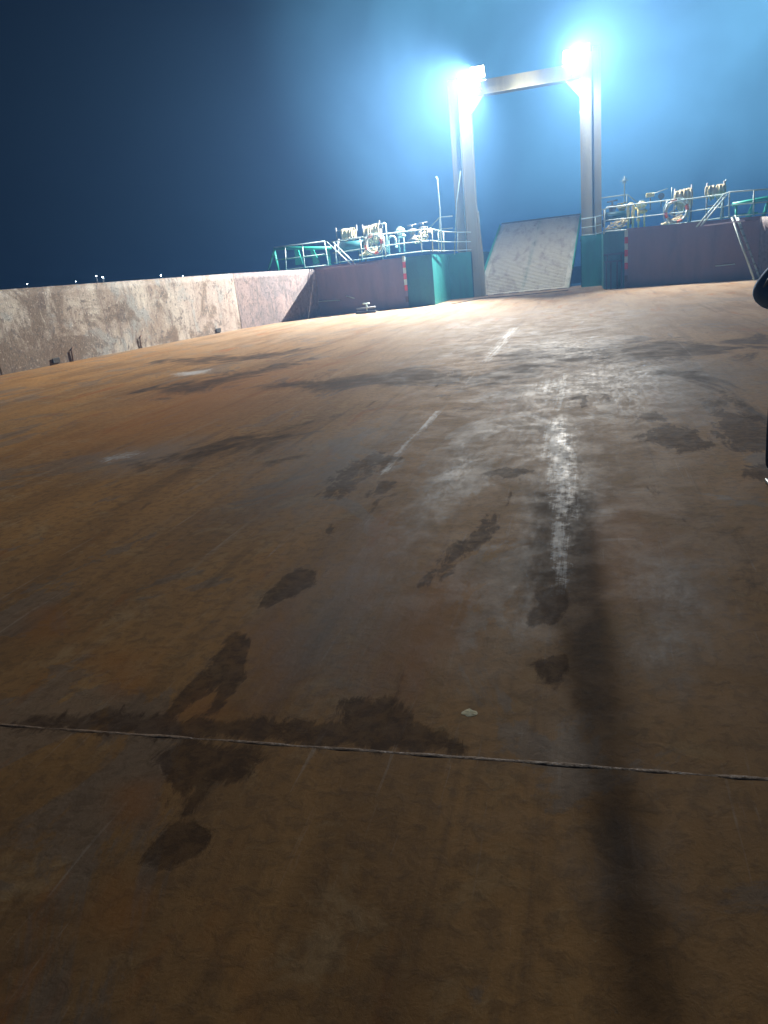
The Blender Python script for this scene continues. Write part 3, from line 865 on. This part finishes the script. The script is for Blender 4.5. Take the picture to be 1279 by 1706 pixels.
# ---------------------------------------------------------------- railings
def railing(label, tops, bots, posts_px, rails=(0.5, 0.0), r=0.028, mt='white', nm='railing'):
    """tops/bots: matching 3-D points of the top rail and of the platform below"""
    t = thing(nm, label, 'railing', bots[0])
    tops = [Vector(p) for p in tops]
    bots = [Vector(p) for p in bots]
    MB().tube(tops, r, 8).build('top_rail', mt, t)
    for f in rails:
        f = max(f, 0.06)
        MB().tube([b_.lerp(a, f) for a, b_ in zip(tops, bots)], r * 0.75, 8).build('mid_rail', mt, t)
    for i, u in posts_px:
        a = tops[i].lerp(tops[i + 1], u)
        b_ = bots[i].lerp(bots[i + 1], u)
        MB().tube([b_, a], r, 8).build('post', mt, t)
    return t
railing('pale railing on the left platform with an orange lifebuoy hung on it',
  [(-11.373, 34.000, 3.244), (-10.023, 34.100, 3.283), (-8.855, 34.150, 3.312), (-7.192, 34.250, 3.310), (-6.677, 34.300, 3.305)],
  [(-11.381, 34.000, 2.264), (-9.992, 34.100, 2.283), (-8.814, 34.150, 2.321), (-7.192, 34.250, 2.336), (-6.701, 34.300, 2.311)],
  [(0, 0.1), (1, 0.0), (1, 0.95), (2, 1.0), (3, 1.0)])
railing('short railing turning the corner in front of the left gantry leg',
  [(-6.671, 34.400, 3.282), (-6.564, 36.500, 3.220), (-6.117, 38.000, 3.180), (-5.464, 38.000, 3.108)],
  [(-6.693, 34.400, 2.310), (-6.575, 36.500, 2.298), (-6.179, 38.000, 2.286), (-5.489, 38.000, 2.243)],
  [(0, 0.5), (1, 0.0), (2, 0.0)])
railing('higher railing with a slanted end left of the gantry leg',
  [(-7.549, 38.500, 3.605), (-7.074, 38.600, 4.007), (-6.403, 38.600, 3.986)],
  [(-7.599, 38.500, 2.983), (-7.152, 38.600, 2.993), (-6.475, 38.600, 2.977)],
  [(0, 1.0)], (0.45,))
railing('far left railing over the pink end of the side wall',
  [(-14.523, 34.600, 3.342), (-13.060, 34.600, 3.324), (-11.898, 34.600, 3.334)],
  [(-14.710, 34.600, 2.170), (-13.067, 34.600, 2.204), (-11.836, 34.600, 2.192)],
  [(0, 0.4), (1, 0.0), (1, 0.98)])
railing('railing on the right platform with ropes and a lifebuoy behind it',
  [(0.790, 34.200, 3.207), (0.836, 34.100, 3.290), (2.008, 33.800, 3.274), (3.125, 33.400, 3.253), (3.854, 33.100, 3.192), (5.088, 32.500, 3.177), (5.279, 32.400, 3.231), (6.704, 31.800, 3.137)],
  [(0.737, 34.200, 2.263), (0.808, 34.100, 2.301), (2.064, 33.800, 2.250), (3.192, 33.400, 2.252), (3.925, 33.100, 2.273), (5.020, 32.500, 2.282), (5.301, 32.400, 2.289), (6.758, 31.800, 2.265)],
  [(0, 0.0), (3, 0.0), (4, 0.0), (5, -0.02), (6, 0.0), (6, 0.55)])
railing('short pale railing between the right gantry leg and the dark teal corner',
  [(-0.211, 38.200, 3.124), (0.392, 38.200, 3.135), (0.798, 38.100, 3.189)],
  [(-0.195, 38.200, 2.344), (0.412, 38.200, 2.332), (0.794, 38.100, 2.395)],
  [(1, 0.1)])
railing('upper railing with a slanted end beside the small mast',
  [(0.703, 38.600, 3.964), (1.890, 38.600, 3.977), (2.453, 38.600, 3.467)],
  [(0.698, 38.600, 3.116), (1.894, 38.600, 3.138), (2.456, 38.600, 3.178)],
  [(0, 0.98)], (0.4,))
def rails2(label, a0, a1, b0, b1, r=0.03, rungs=0):
    t = thing('handrail' if not rungs else 'steep_ladder', label, 'handrail' if not rungs else 'ladder', a1)
    a0, a1, b0, b1 = map(Vector, (a0, a1, b0, b1))
    MB().tube([a0, a1], r, 8).build('rail', 'white', t)
    MB().tube([b0, b1], r, 8).build('rail', 'white', t)
    for k in range(rungs):
        u = (k + 0.7) / rungs
        MB().box((a0.lerp(a1, u) + b0.lerp(b1, u)) / 2 , ((a0.lerp(a1, u) - b0.lerp(b1, u)).length, 0.13, 0.03)).build('rung', 'grey', t)
    return t
rails2('slanted double handrail at the left end of the left platform', (-11.539, 33.800, 3.259), (-10.349, 33.400, 2.143), (-11.256, 33.900, 3.204), (-10.176, 33.500, 2.150))
rails2('slanted double handrail at the right end of the right platform', (5.078, 32.300, 3.164), (4.150, 32.400, 2.114), (5.184, 32.300, 3.130), (4.302, 32.400, 2.119))
t = rails2('steep pale ladder leaning down to the deck by the person in blue', (5.205, 31.200, 2.294), (5.983, 30.600, -0.016), (5.444, 31.400, 2.274), (6.202, 30.800, -0.001), 0.035, 9)
MB().tube([(5.329, 31.350, 2.369), (6.114, 30.850, 0.304)], 0.022, 6).build('inner_rail', 'white', t)

# ---------------------------------------------------------------- things on the platforms
# green frames of the anchor winches
def aframe(label, pts, Y, plates, base):
    t = thing('winch_frame', label, 'winch frame', base, 'green winch frames')
    for nm, line, r in pts:
        MB().tube(line, r, 6).build(nm, 'green', t)
    for poly in plates:
        MB().slab(poly, (0.0, 0.12, 0.0)).build('plate', 'green', t)
aframe('bright green winch frame behind the far left railing',
  [('top_bar', [(-15.119, 36.000, 3.357), (-12.078, 36.000, 3.065)], 0.09), ('brace', [(-15.096, 36.000, 3.297), (-15.619, 36.000, 2.311)], 0.05),
   ('brace', [(-15.212, 36.200, 3.310), (-15.114, 36.200, 2.257)], 0.07), ('brace', [(-12.268, 36.000, 3.057), (-12.256, 36.000, 2.182)], 0.07),
   ('drum_guard', [(-14.952, 36.500, 2.820), (-12.507, 36.500, 2.800)], 0.05)], 36,
  [[(-14.150, 36.300, 3.228), (-13.958, 36.300, 3.208), (-13.804, 36.300, 2.474), (-14.200, 36.300, 2.456)], [(-13.316, 36.300, 3.169), (-13.158, 36.300, 3.152), (-12.902, 36.300, 2.441), (-13.232, 36.300, 2.388)]],
  (-14.2, 36.0, 2.2))
aframe('bright green winch frame behind the far right railing',
  [('top_bar', [(5.756, 34.500, 2.846), (6.683, 34.500, 2.916), (7.724, 34.500, 2.969)], 0.09), ('brace', [(6.575, 34.500, 2.884), (6.325, 34.500, 2.164)], 0.07),
   ('brace', [(7.120, 34.500, 2.931), (6.901, 34.500, 2.190)], 0.07), ('brace', [(5.892, 34.500, 2.807), (5.925, 34.500, 2.118)], 0.05),
   ('drum_guard', [(5.872, 34.800, 2.412), (6.770, 34.800, 2.424)], 0.05)], 34.5,
  [[(6.269, 34.700, 2.224), (6.510, 34.700, 2.745), (6.600, 34.700, 2.735), (6.500, 34.700, 2.106)]],
  (7.2, 34.5, 2.2))

def rope_hank(p, w, h, rnd):
    """a hank of rope hung over a bar: several hanging loops"""
    mb = MB()
    p = Vector(p)
    for k in range(5):
        dx = (k - 2) * w / 6 + rnd.uniform(-.02, .02)
        dy = rnd.uniform(-.05, .05)
        hh = h * rnd.uniform(0.75, 1.1)
        pts = []
        for i in range(13):
            a = i / 12 * math.pi * 2
            pts.append(p + Vector((dx + 0.05 * math.sin(a), dy + 0.10 * math.sin(a), -hh / 2 + hh / 2 * math.cos(a))))
        mb.tube(pts[:-1], 0.03, 6, closed=True)
    return mb
def rope_rack(label, a, b, hanks, drop, seed, foot=2.2):
    a, b = Vector(a), Vector(b)
    t = thing('rope_rack', label, 'rope rack', ((a.x + b.x) / 2, a.y, foot), 'racks with mooring ropes on the platforms')
    for p in (a, b):
        MB().tube([(p.x, p.y, foot), (p.x, p.y, p.z + 0.18)], 0.035, 8).build('post', 'grey', t)
    MB().tube([a, b], 0.03, 8).build('cross_bar', 'grey', t)
    n0 = (foot + a.z) / 2
    MB().tube([(a.x, a.y, n0), (b.x, b.y, n0)], 0.025, 8).build('lower_bar', 'grey', t)
    rnd = random.Random(seed)
    for u in hanks:
        p = a.lerp(b, u)
        rope_hank((p.x, p.y, p.z + 0.05), 0.24, drop * rnd.uniform(0.8, 1.15), rnd).build('rope_hank', 'rope', t)
rope_rack('leftmost rope rack with pale rope hanks above the left railing', (-11.899, 36.500, 3.808), (-10.834, 36.500, 3.829), (0.35, 0.5, 0.78), 0.62, 1)
rope_rack('rope rack with four longer pale hanks above the left lifebuoy', (-10.528, 36.500, 3.795), (-9.660, 36.500, 3.890), (0.2, 0.45, 0.68, 0.9), 0.85, 2)
rope_rack('rope rack with thick pale hanks above the right lifebuoy', (3.651, 35.500, 3.601), (4.310, 35.500, 3.685), (0.15, 0.4, 0.65, 0.9), 0.8, 3)
rope_rack('rightmost rope rack with two bulky hanks above the right railing', (4.850, 35.000, 3.627), (5.487, 35.000, 3.639), (0.1, 0.3, 0.7, 0.9), 0.5, 4)
t = thing('pale_pole', 'slanted pale pole sticking up beside the rightmost rope rack', 'pole', (5.363, 35.000, 3.358))
MB().tube([(5.363, 35.000, 3.358), (5.568, 35.000, 3.856)], 0.03, 6).build('shaft', 'white', t)

def lifebuoy(label, c, R, r=0.06, tilt=0.0, group='orange lifebuoys'):
    c = Vector(c)
    t = thing('lifebuoy', label, 'lifebuoy', c, group)
    rot = Matrix.Translation(c) @ Matrix.Rotation(tilt, 4, 'Z')
    for k in range(8):
        a0, a1 = k * math.pi / 4 - (0.25 if k % 2 else 0), (k + 1) * math.pi / 4 + (0 if k % 2 else -0.25)
        pts = [rot @ Vector((R * math.cos(a0 + (a1 - a0) * i / 6), 0, R * math.sin(a0 + (a1 - a0) * i / 6))) for i in range(7)]
        MB().tube(pts, r, 10).build('white_band' if k % 2 else 'orange_ring', 'white' if k % 2 else 'orange', t)
    pts = [rot @ Vector(((R + r + .02 + .05 * abs(math.sin(2 * a))) * math.cos(a), 0, (R + r + .02 + .05 * abs(math.sin(2 * a))) * math.sin(a))) for a in [i * math.pi / 16 for i in range(32)]]
    MB().tube(pts, 0.014, 5, closed=True).build('grab_line', 'white', t)
    return t
lifebuoy('orange and white lifebuoy hung on the left platform railing', (-9.370, 34.000, 2.926), 0.38)
lifebuoy('orange and white lifebuoy hung on the right platform railing', (3.487, 33.100, 2.792), 0.40)
# hanging white straps inside the buoys
t = thing('white_line', 'loose white line tied up inside the left lifebuoy', 'line', (-9.296, 33.900, 3.355))
MB().tube([(-9.765, 33.920, 3.303), (-9.307, 33.920, 3.305), (-8.905, 33.920, 3.338)], .03, 6).tube([(-9.307, 33.920, 3.305), (-9.340, 33.920, 2.999), (-9.533, 33.920, 2.813)], .03, 6).tube([(-9.340, 33.920, 2.999), (-9.133, 33.920, 2.796)], .03, 6).build('tied_line', 'white', t)
t = thing('white_line', 'loose white line tied up inside the right lifebuoy', 'line', (3.406, 33.000, 2.952))
MB().tube([(3.108, 32.950, 3.095), (3.396, 32.950, 3.149), (3.749, 32.950, 3.151)], .035, 6).tube([(3.396, 32.950, 3.149), (3.359, 32.950, 2.844), (3.183, 32.950, 2.732), (3.409, 32.950, 2.616)], .035, 6).tube([(3.409, 32.950, 2.616), (3.717, 32.950, 2.714), (3.757, 32.950, 2.886)], .03, 6).build('tied_line', 'white', t)

def gooseneck(label, foot, h, w, mt, r=0.07, depth=0.0):
    f = Vector(foot)
    t = thing('vent_pipe', label, 'vent pipe', f, 'gooseneck vent pipes')
    pts = [f, f + Vector((0, 0, h - w / 2))]
    for i in range(1, 9):
        a = math.pi * i / 8
        pts.append(f + Vector((w / 2 - w / 2 * math.cos(a), depth * i / 8, h - w / 2 + w / 2 * math.sin(a))))
    pts.append(pts[-1] + Vector((0, 0, -h * 0.35)))
    MB().tube(pts, r, 10).build('pipe', mt, t)
    MB().tube([pts[-1] + Vector((0, 0, 0.02)), pts[-1] - Vector((0, 0, 0.07))], r * 1.35, 10).build('mouth', mt, t)
    MB().tube([f, f + Vector((0, 0, .04))], r * 1.7, 10).build('flange', mt, t)
gooseneck('white gooseneck vent pipe behind the left railing', (-8.963, 35.200, 2.384), 0.85, 0.36, 'white', 0.045)
gooseneck('yellowish gooseneck vent pipe left of its lower twin, right platform', (1.736, 34.800, 2.215), 1.15, 0.22, 'yellow', 0.055)
gooseneck('yellowish lower gooseneck vent pipe right of the taller one', (1.937, 34.900, 2.195), 0.95, 0.22, 'yellow', 0.055)

def valve_stack(label, foot, h, mt, seed):
    rnd = random.Random(seed)
    f = Vector(foot)
    t = thing('pipe_valve', label, 'pipe valve', f, 'pipe valves on the platforms')
    MB().tube([f + Vector((-.12, 0, 0)), f + Vector((-.12, 0, h))], 0.04, 8).build('riser', mt, t)
    MB().tube([f + Vector((.12, 0, 0)), f + Vector((.12, 0, h * .9))], 0.04, 8).build('riser', mt, t)
    MB().ball(f + Vector((0, 0, h)), 0.2, (1.1, 0.8, 0.7)).ball(f + Vector((.05, 0, h * .75)), 0.16, (1.2, 0.8, 0.6)).build('valve_body', mt, t)
    pts = [f + Vector((0.17 * math.cos(a), -0.18, h + 0.17 * math.sin(a))) for a in [i * math.pi / 8 for i in range(16)]]
    MB().tube(pts, 0.018, 6, closed=True).box(f + Vector((0, -.18, h)), (.32, .02, .02)).box(f + Vector((0, -.18, h)), (.02, .02, .32)).tube([f + Vector((0, -.19, h)), f + Vector((0, 0, h))], .02, 6).build('hand_wheel', 'white', t)
valve_stack('pale valve with hand wheel between the left vent pipe and the gantry', (-8.431, 35.600, 2.491), 0.95, 'white', 1)
valve_stack('yellowish valve with hand wheel beside the vent pipes on the right platform', (2.258, 34.600, 2.249), 1.0, 'yellow', 2)

def capstan(label, foot, s, mt='white'):
    f = Vector(foot)
    t = thing('capstan', label, 'capstan', f, 'small capstans')
    prof = [(0.30, 0), (0.30, .06), (0.20, .12), (0.16, .30), (0.19, .48), (0.28, .55), (0.28, .60), (0.10, .64)]
    MB().tube([f + Vector((0, 0, z * s)) for r, z in prof], [r * s for r, z in prof], 16).build('drum', mt, t)
    MB().tube([f + Vector((0, 0, .6 * s)), f + Vector((0, 0, .85 * s))], 0.05 * s, 8).tube([f + Vector((-.28 * s, 0, .82 * s)), f + Vector((.28 * s, 0, .86 * s))], .035 * s, 8).build('crank', mt, t)
capstan('pale capstan with crank above the railing right of the left vent pipe', (-8.036, 36.400, 2.999), 0.8, 'grey')
capstan('small capstan with crank beside the left gantry railing', (-7.621, 37.000, 3.073), 0.8, 'grey')
capstan('capstan with crank just right of the right gantry leg', (1.151, 36.500, 2.977), 0.8, 'grey')
capstan('second capstan beside the foot of the small mast', (1.575, 36.800, 2.941), 0.7, 'yellow')

def tangle(label, c, w, h, mt, seed):
    rnd = random.Random(seed)
    c = Vector(c)
    t = thing('tangled_rope', label, 'rope', c, 'rope tangles on the platforms')
    mb = MB()
    for k in range(4):
        pts = []
        a = rnd.uniform(0, 6)
        for i in range(22):
            a += rnd.uniform(-.2, 1.0)
            pts.append(c + Vector((w * math.sin(a * .9 + k) * rnd.uniform(.5, 1), .15 * math.cos(a * 1.3), h * (.5 + .5 * math.cos(a * .7 + k)) * rnd.uniform(.4, 1))))
        mb.tube(pts, 0.022, 6)
    mb.build('rope_strand', mt, t)
tangle('loose pale rope tangled low behind the right railing next to the vent pipes', (1.248, 34.900, 2.368), .5, .5, 'rope', 3)
tangle('loose pale rope tangled on the platform left of the tall curved pole', (-7.449, 35.800, 2.820), .45, .7, 'rope', 8)
tangle('loose pale rope tangled on the platform below the right lifebuoy', (3.478, 34.000, 2.377), .5, .3, 'rope', 12)
tangle('loose pale rope lying below the left lifebuoy', (-9.877, 34.800, 2.506), .5, .35, 'rope', 21)

# poles
t = thing('lamp_arm_pole', 'pale pole with a short arm bent to the left above the left railing', 'pole', (-9.012, 35.000, 2.551))
MB().tube([(-9.012, 35.000, 2.551), (-8.973, 35.000, 3.789), (-8.999, 35.000, 3.818), (-9.234, 35.000, 3.792)], 0.04, 8).build('bent_pipe', 'white', t)
MB().box((-9.214, 35.000, 3.712), (0.16, 0.12, 0.2)).build('small_lamp', 'grey', t, 0.01)
t = thing('whip_pole', 'tall thin curved pole rising from the left platform corner', 'pole', (-6.508, 35.500, 2.291))
MB().tube([(-6.508, 35.500, 2.291), (-6.485, 35.500, 3.343), (-6.472, 35.500, 4.248), (-6.487, 35.500, 5.141), (-6.489, 35.500, 5.469), (-6.541, 35.500, 5.525)], 0.028, 8).build('shaft', 'white', t)
t = thing('short_post', 'short bracketed post at the ramp side of the left gantry leg', 'post', (-5.251, 40.000, 3.219))
MB().tube([(-5.285, 40.000, 3.165), (-5.320, 40.000, 4.151), (-5.414, 40.000, 4.134)], 0.05, 8).build('shaft', 'white', t)
MB().box((-5.320, 40.000, 3.633), (0.1, 0.1, 0.9)).build('plate', 'cream', t)
t = thing('signal_mast', 'small mast with a star-shaped light fitting beside the right gantry leg', 'mast', (1.686, 37.000, 3.241))
MB().tube([(1.686, 37.000, 3.089), (1.680, 37.000, 4.663)], 0.028, 8).build('shaft', 'white', t)
q = Vector((1.681, 37.000, 4.466))
mb = MB().ball(q, 0.09)
for k in range(6):
    a = k * math.pi / 3
    mb.tube([q, q + Vector((0.2 * math.cos(a), 0, 0.2 * math.sin(a) * 0.8))], [0.03, 0.008], 6)
mb.build('light_fitting', 'white', t)
t = thing('thin_antenna', 'short thin antenna rising left of the right rope racks', 'antenna', (3.487, 35.000, 3.354))
MB().tube([(3.487, 35.000, 3.354), (3.476, 35.000, 3.820)], 0.02, 6).build('whip', 'white', t)
t = thing('equipment_box', 'pale yellow box on a slim stand behind the right railing', 'box', (2.673, 35.500, 3.171))
MB().box((2.666, 35.500, 3.650), (0.34, 0.2, 0.17), rz=0.0).build('case', 'yellow', t, 0.02)
MB().tube([(2.668, 35.500, 3.531), (2.674, 35.500, 3.051)], 0.03, 8).build('stand', 'grey', t)
t = thing('searchlight', 'small dim searchlight on a bracket between the yellow box and right lifebuoy', 'searchlight', (3.081, 35.200, 3.226))
q = Vector((3.075, 35.200, 3.533))
MB().tube([q + Vector((0, .12, 0)), q + Vector((0, 0, 0)), q + Vector((0, -.12, 0))], [0.06, 0.12, 0.13], 14).build('drum', 'grey', t)
MB().tube([q - Vector((0, 0, .1)), Vector((3.083, 35.200, 3.107))], 0.025, 8).build('stand', 'grey', t)
MB().tube([(2.739, 35.200, 3.668), (3.331, 35.200, 3.806)], 0.018, 6).build('guard_bar', 'white', t)
# mooring winch drums low behind the right railing
for lab, q, s in (('low mooring winch drum behind the right railing, nearest the gantry', (1.346, 36.200, 2.593), 1.0), ('low mooring winch drum behind the left railing, under the rope racks', (-11.036, 36.300, 2.649), 1.2)):
    q = Vector(q)
    t = thing('mooring_winch', lab, 'winch', q, 'mooring winches')
    MB().tube([q + Vector((-.55 * s, 0, .4)), q + Vector((.55 * s, 0, .4))], 0.2 * s, 14).build('drum', 'dark_teal', t)
    for k in (-.6, .6):
        MB().tube([q + Vector((k * s, 0, .4)), q + Vector((k * s + .05, 0, .4))], 0.34 * s, 16).build('drum_flange', 'grey', t)
        MB().box(q + Vector((k * s, 0.05, .15)), (0.08, 0.5, 0.3)).build('foot', 'dark', t)

# deck scraps
q = Vector((-0.441, 2.316, 0.000))
mb = MB()
rim = [mb.bm.verts.new(q + Vector((0.032 * math.cos(a) * random.uniform(.8, 1.2), 0.026 * math.sin(a) * random.uniform(.7, 1.2), random.uniform(.0005, .001)))) for a in [i * math.pi / 7 for i in range(14)]]
mid = [mb.bm.verts.new(q + Vector((0.016 * math.cos(a), 0.013 * math.sin(a), random.uniform(.0015, .003)))) for a in [i * math.pi / 7 for i in range(14)]]
top = mb.bm.verts.new(q + Vector((0, 0, .0025)))
for i in range(14):
    mb.bm.faces.new((rim[i], rim[(i + 1) % 14], mid[(i + 1) % 14], mid[i]))
    mb.bm.faces.new((mid[i], mid[(i + 1) % 14], top))
tag(mb.build('paper_scrap', 'scrap'), 'small crumpled pale yellow scrap lying just before the cross seam', 'scrap')

# far lamps beyond the left wall
FAR = [((-92.368, 110.000, 6.069), 'lowest and leftmost'), ((-82.637, 110.000, 5.545), 'second from the left'), ((-78.488, 110.000, 6.015), 'left one of the close pair'),
       ((-77.283, 110.000, 5.708), 'right one of the close pair'), ((-66.429, 110.000, 4.948), 'single bright one right of the pair'), ((-62.566, 110.000, 4.484), 'faint rightmost')]
for p, w in FAR:
    t = thing('shore_lamp', 'distant white shore lamp over the left wall, ' + w, 'street lamp', (p[0], p[1], 0.3), 'distant shore lamps')
    MB().tube([(p[0], p[1], -1.6), (p[0], p[1], p[2] - 0.3)], 0.12, 8).build('pole', 'grey', t)
    big = 'faint' in w or 'lowest' in w or 'second' in w
    MB().ball(p, 0.045 if big else 0.095, (1.4, 1, 0.8)).build('lamp_head', 'far_lamp', t)

# ---------------------------------------------------------------- person at the right edge
def skin(name, joints, edges, mt, parent, sub=2, root=0):
    me = bpy.data.meshes.new(name)
    me.from_pydata([j[0] for j in joints], edges, [])
    o = bpy.data.objects.new(name, me)
    col.objects.link(o)
    md = o.modifiers.new('skin', 'SKIN')
    md.use_smooth_shade = True
    for v, j in zip(me.skin_vertices[0].data, joints):
        r = j[1]
        v.radius = r if isinstance(r, tuple) else (r, r)
    me.skin_vertices[0].data[root].use_root = True
    sb = o.modifiers.new('sub', 'SUBSURF')
    sb.levels = sb.render_levels = sub
    me.materials.append(M[mt])
    if parent is not None:
        o.parent = parent
    return o
def build_person():
    t = thing('person', 'person in blue jacket and dark trousers at the right edge, elbow out', 'person', (1.37, 5.12, 0))
    # local axes: person faces -X +Y slightly, feet at z=0
    J = [((0, 0, .95), (.15, .11)), ((0, 0, 1.12), (.14, .10)), ((0, 0, 1.30), (.165, .115)), ((0, 0, 1.42), (.13, .09)), ((0, -.01, 1.52), .058), ((0, -.02, 1.60), .06),
         ((-.17, 0, 1.41), .068), ((-.34, -.05, 1.25), .058), ((-.24, -.26, 1.20), .042), ((-.16, -.34, 1.26), .032),
         ((.18, 0, 1.40), .068), ((.27, -.02, 1.13), .05), ((.28, -.12, .90), .038), ((.28, -.15, .82), .03),
         ((-.10, 0, .88), .095), ((-.13, -.02, .50), .062), ((-.17, .03, .09), .043),
         ((.10, 0, .88), .095), ((.12, -.03, .50), .062), ((.13, .02, .09), .043)]
    E = [(0, 1), (1, 2), (2, 3), (3, 4), (4, 5), (3, 6), (6, 7), (7, 8), (8, 9), (3, 10), (10, 11), (11, 12), (12, 13), (0, 14), (14, 15), (15, 16), (0, 17), (17, 18), (18, 19)]
    skin('body', J, E, 'skin', t)
    # head
    mb = MB().ball((0, -.03, 1.66), 0.108, (0.86, 1.0, 1.18), 24)
    mb.ball((0, -.142, 1.645), 0.018, (0.9, 1.1, 1.5), 10)
    mb.ball((-.093, -.02, 1.65), 0.028, (0.4, 0.8, 1.2), 10).ball((.093, -.02, 1.65), 0.028, (0.4, 0.8, 1.2), 10)
    mb.ball((0, -.115, 1.565), 0.035, (1.1, 0.7, 0.7), 12)
    h = mb.build('head', 'skin'); h.parent = t
    for s in (-1, 1):
        e = MB().ball((s * .036, -.128, 1.668), 0.013, (1.2, 0.6, 0.8), 10).build('eye', 'white'); e.parent = h
        e = MB().ball((s * .036, -.136, 1.668), 0.006, (1, .6, 1), 8).build('pupil', 'black'); e.parent = h
    e = MB().ball((0, -.134, 1.602), 0.022, (1.2, .4, .3), 10).build('mouth', 'red'); e.parent = h
    e = MB().ball((0, -.005, 1.70), 0.117, (0.90, 0.98, 1.02), 24).build('hair', 'hair'); e.parent = t
    # jacket: puffy
    K = [((0, 0, .84), (.185, .14)), ((0, 0, 1.10), (.19, .145)), ((0, 0, 1.28), (.20, .15)), ((0, 0, 1.42), (.15, .11)), ((0, -.01, 1.49), (.075, .075)),
         ((-.19, 0, 1.40), .10), ((-.28, -.02, 1.31), .085), ((-.335, -.07, 1.25), .085), ((-.29, -.17, 1.22), .072), ((-.235, -.27, 1.205), .06),
         ((.20, 0, 1.39), .10), ((.275, -.02, 1.15), .088), ((.28, -.08, 1.0), .075), ((.28, -.13, .88), .058)]
    E2 = [(0, 1), (1, 2), (2, 3), (3, 4), (3, 5), (5, 6), (6, 7), (7, 8), (8, 9), (3, 10), (10, 11), (11, 12), (12, 13)]
    jk = skin('jacket', K, E2, 'blue_cloth', t)
    e = MB().tube([(-.355, -.145, 1.27), (-.32, -.13, 1.335), (-.26, -.11, 1.40), (-.2, -.09, 1.46)], 0.008, 6).build('cord', 'white'); e.parent = jk
    # trousers
    T = [((0, 0, .99), (.155, .115)), ((-.10, 0, .84), .115), ((-.155, -.02, .60), .10), ((-.17, -.02, .45), .09), ((-.17, .03, .085), .068),
         ((.10, 0, .84), .115), ((.12, -.02, .50), .085), ((.13, .02, .085), .068)]
    tr = skin('trousers', T, [(0, 1), (1, 2), (2, 3), (3, 4), (0, 5), (5, 6), (6, 7)], 'navy', t)
    for s, x in ((-1, -.17), (1, .13)):
        sh = skin('shoe', [((x, .05, .07), .058), ((x, -.04, .055), .055), ((x, -.14, .042), .045), ((x, -.19, .036), .034)], [(0, 1), (1, 2), (2, 3)], 'navy', t)
        e = MB().box((x, -.055, .014), (.10, .30, .026)).build('sole', 'white', bevel=.01); e.parent = sh
    # hands with fingers
    def hand(nm, w, d, up, side):
        w, d, up, side = Vector(w), Vector(d).normalized(), Vector(up).normalized(), Vector(side).normalized()
        js = [(w, .026), (w + d * .045, (.034, .018)), (w + d * .085, (.038, .016))]
        ed = [(0, 1), (1, 2)]
        for k, (off, L) in enumerate(((-.030, .068), (-.010, .076), (.010, .071), (.030, .056))):
            b0 = w + d * .092 + side * off
            i = len(js)
            js += [(b0, .0095), (b0 + d * L * .45 - up * .008, .009), (b0 + d * L * .75 - up * .030, .008), (b0 + d * L * .80 - up * .052, .007)]
            ed += [(2, i), (i, i + 1), (i + 1, i + 2), (i + 2, i + 3)]
        i = len(js)
        js += [(w + d * .045 - side * .040, .012), (w + d * .075 - side * .058 - up * .01, .010), (w + d * .10 - side * .055 - up * .02, .008)]
        ed += [(1, i), (i, i + 1), (i + 1, i + 2)]
        skin(nm, js, ed, 'skin', t, 2)
    hand('hand', (-.17, -.335, 1.25), (.5, -.6, .45), (-.3, .3, .8), (.7, .6, 0))
    hand('hand', (.28, -.15, .83), (0, -.15, -1), (1, 0, 0), (0, 1, 0))
    t.rotation_euler = (0, 0, 0)
build_person()

# ---------------------------------------------------------------- haze
hz = MB().box((-45, 225, 5.8), (760, 600, 19)).build('haze', 'white')
hm = bpy.data.materials.new('night_haze')
hm.use_nodes = True
nt = hm.node_tree
nt.nodes.remove(nt.nodes['Principled BSDF'])
out = nt.nodes['Material Output']
pv = nt.nodes.new('ShaderNodeVolumePrincipled')
pv.inputs['Color'].default_value = (0.19, 0.44, 0.90, 1)
pv.inputs['Density'].default_value = HAZE_D
pv.inputs['Anisotropy'].default_value = 0.70
nt.links.new(pv.outputs[0], out.inputs['Volume'])
hz.data.materials.clear()
hz.data.materials.append(hm)
hz['kind'] = 'stuff'
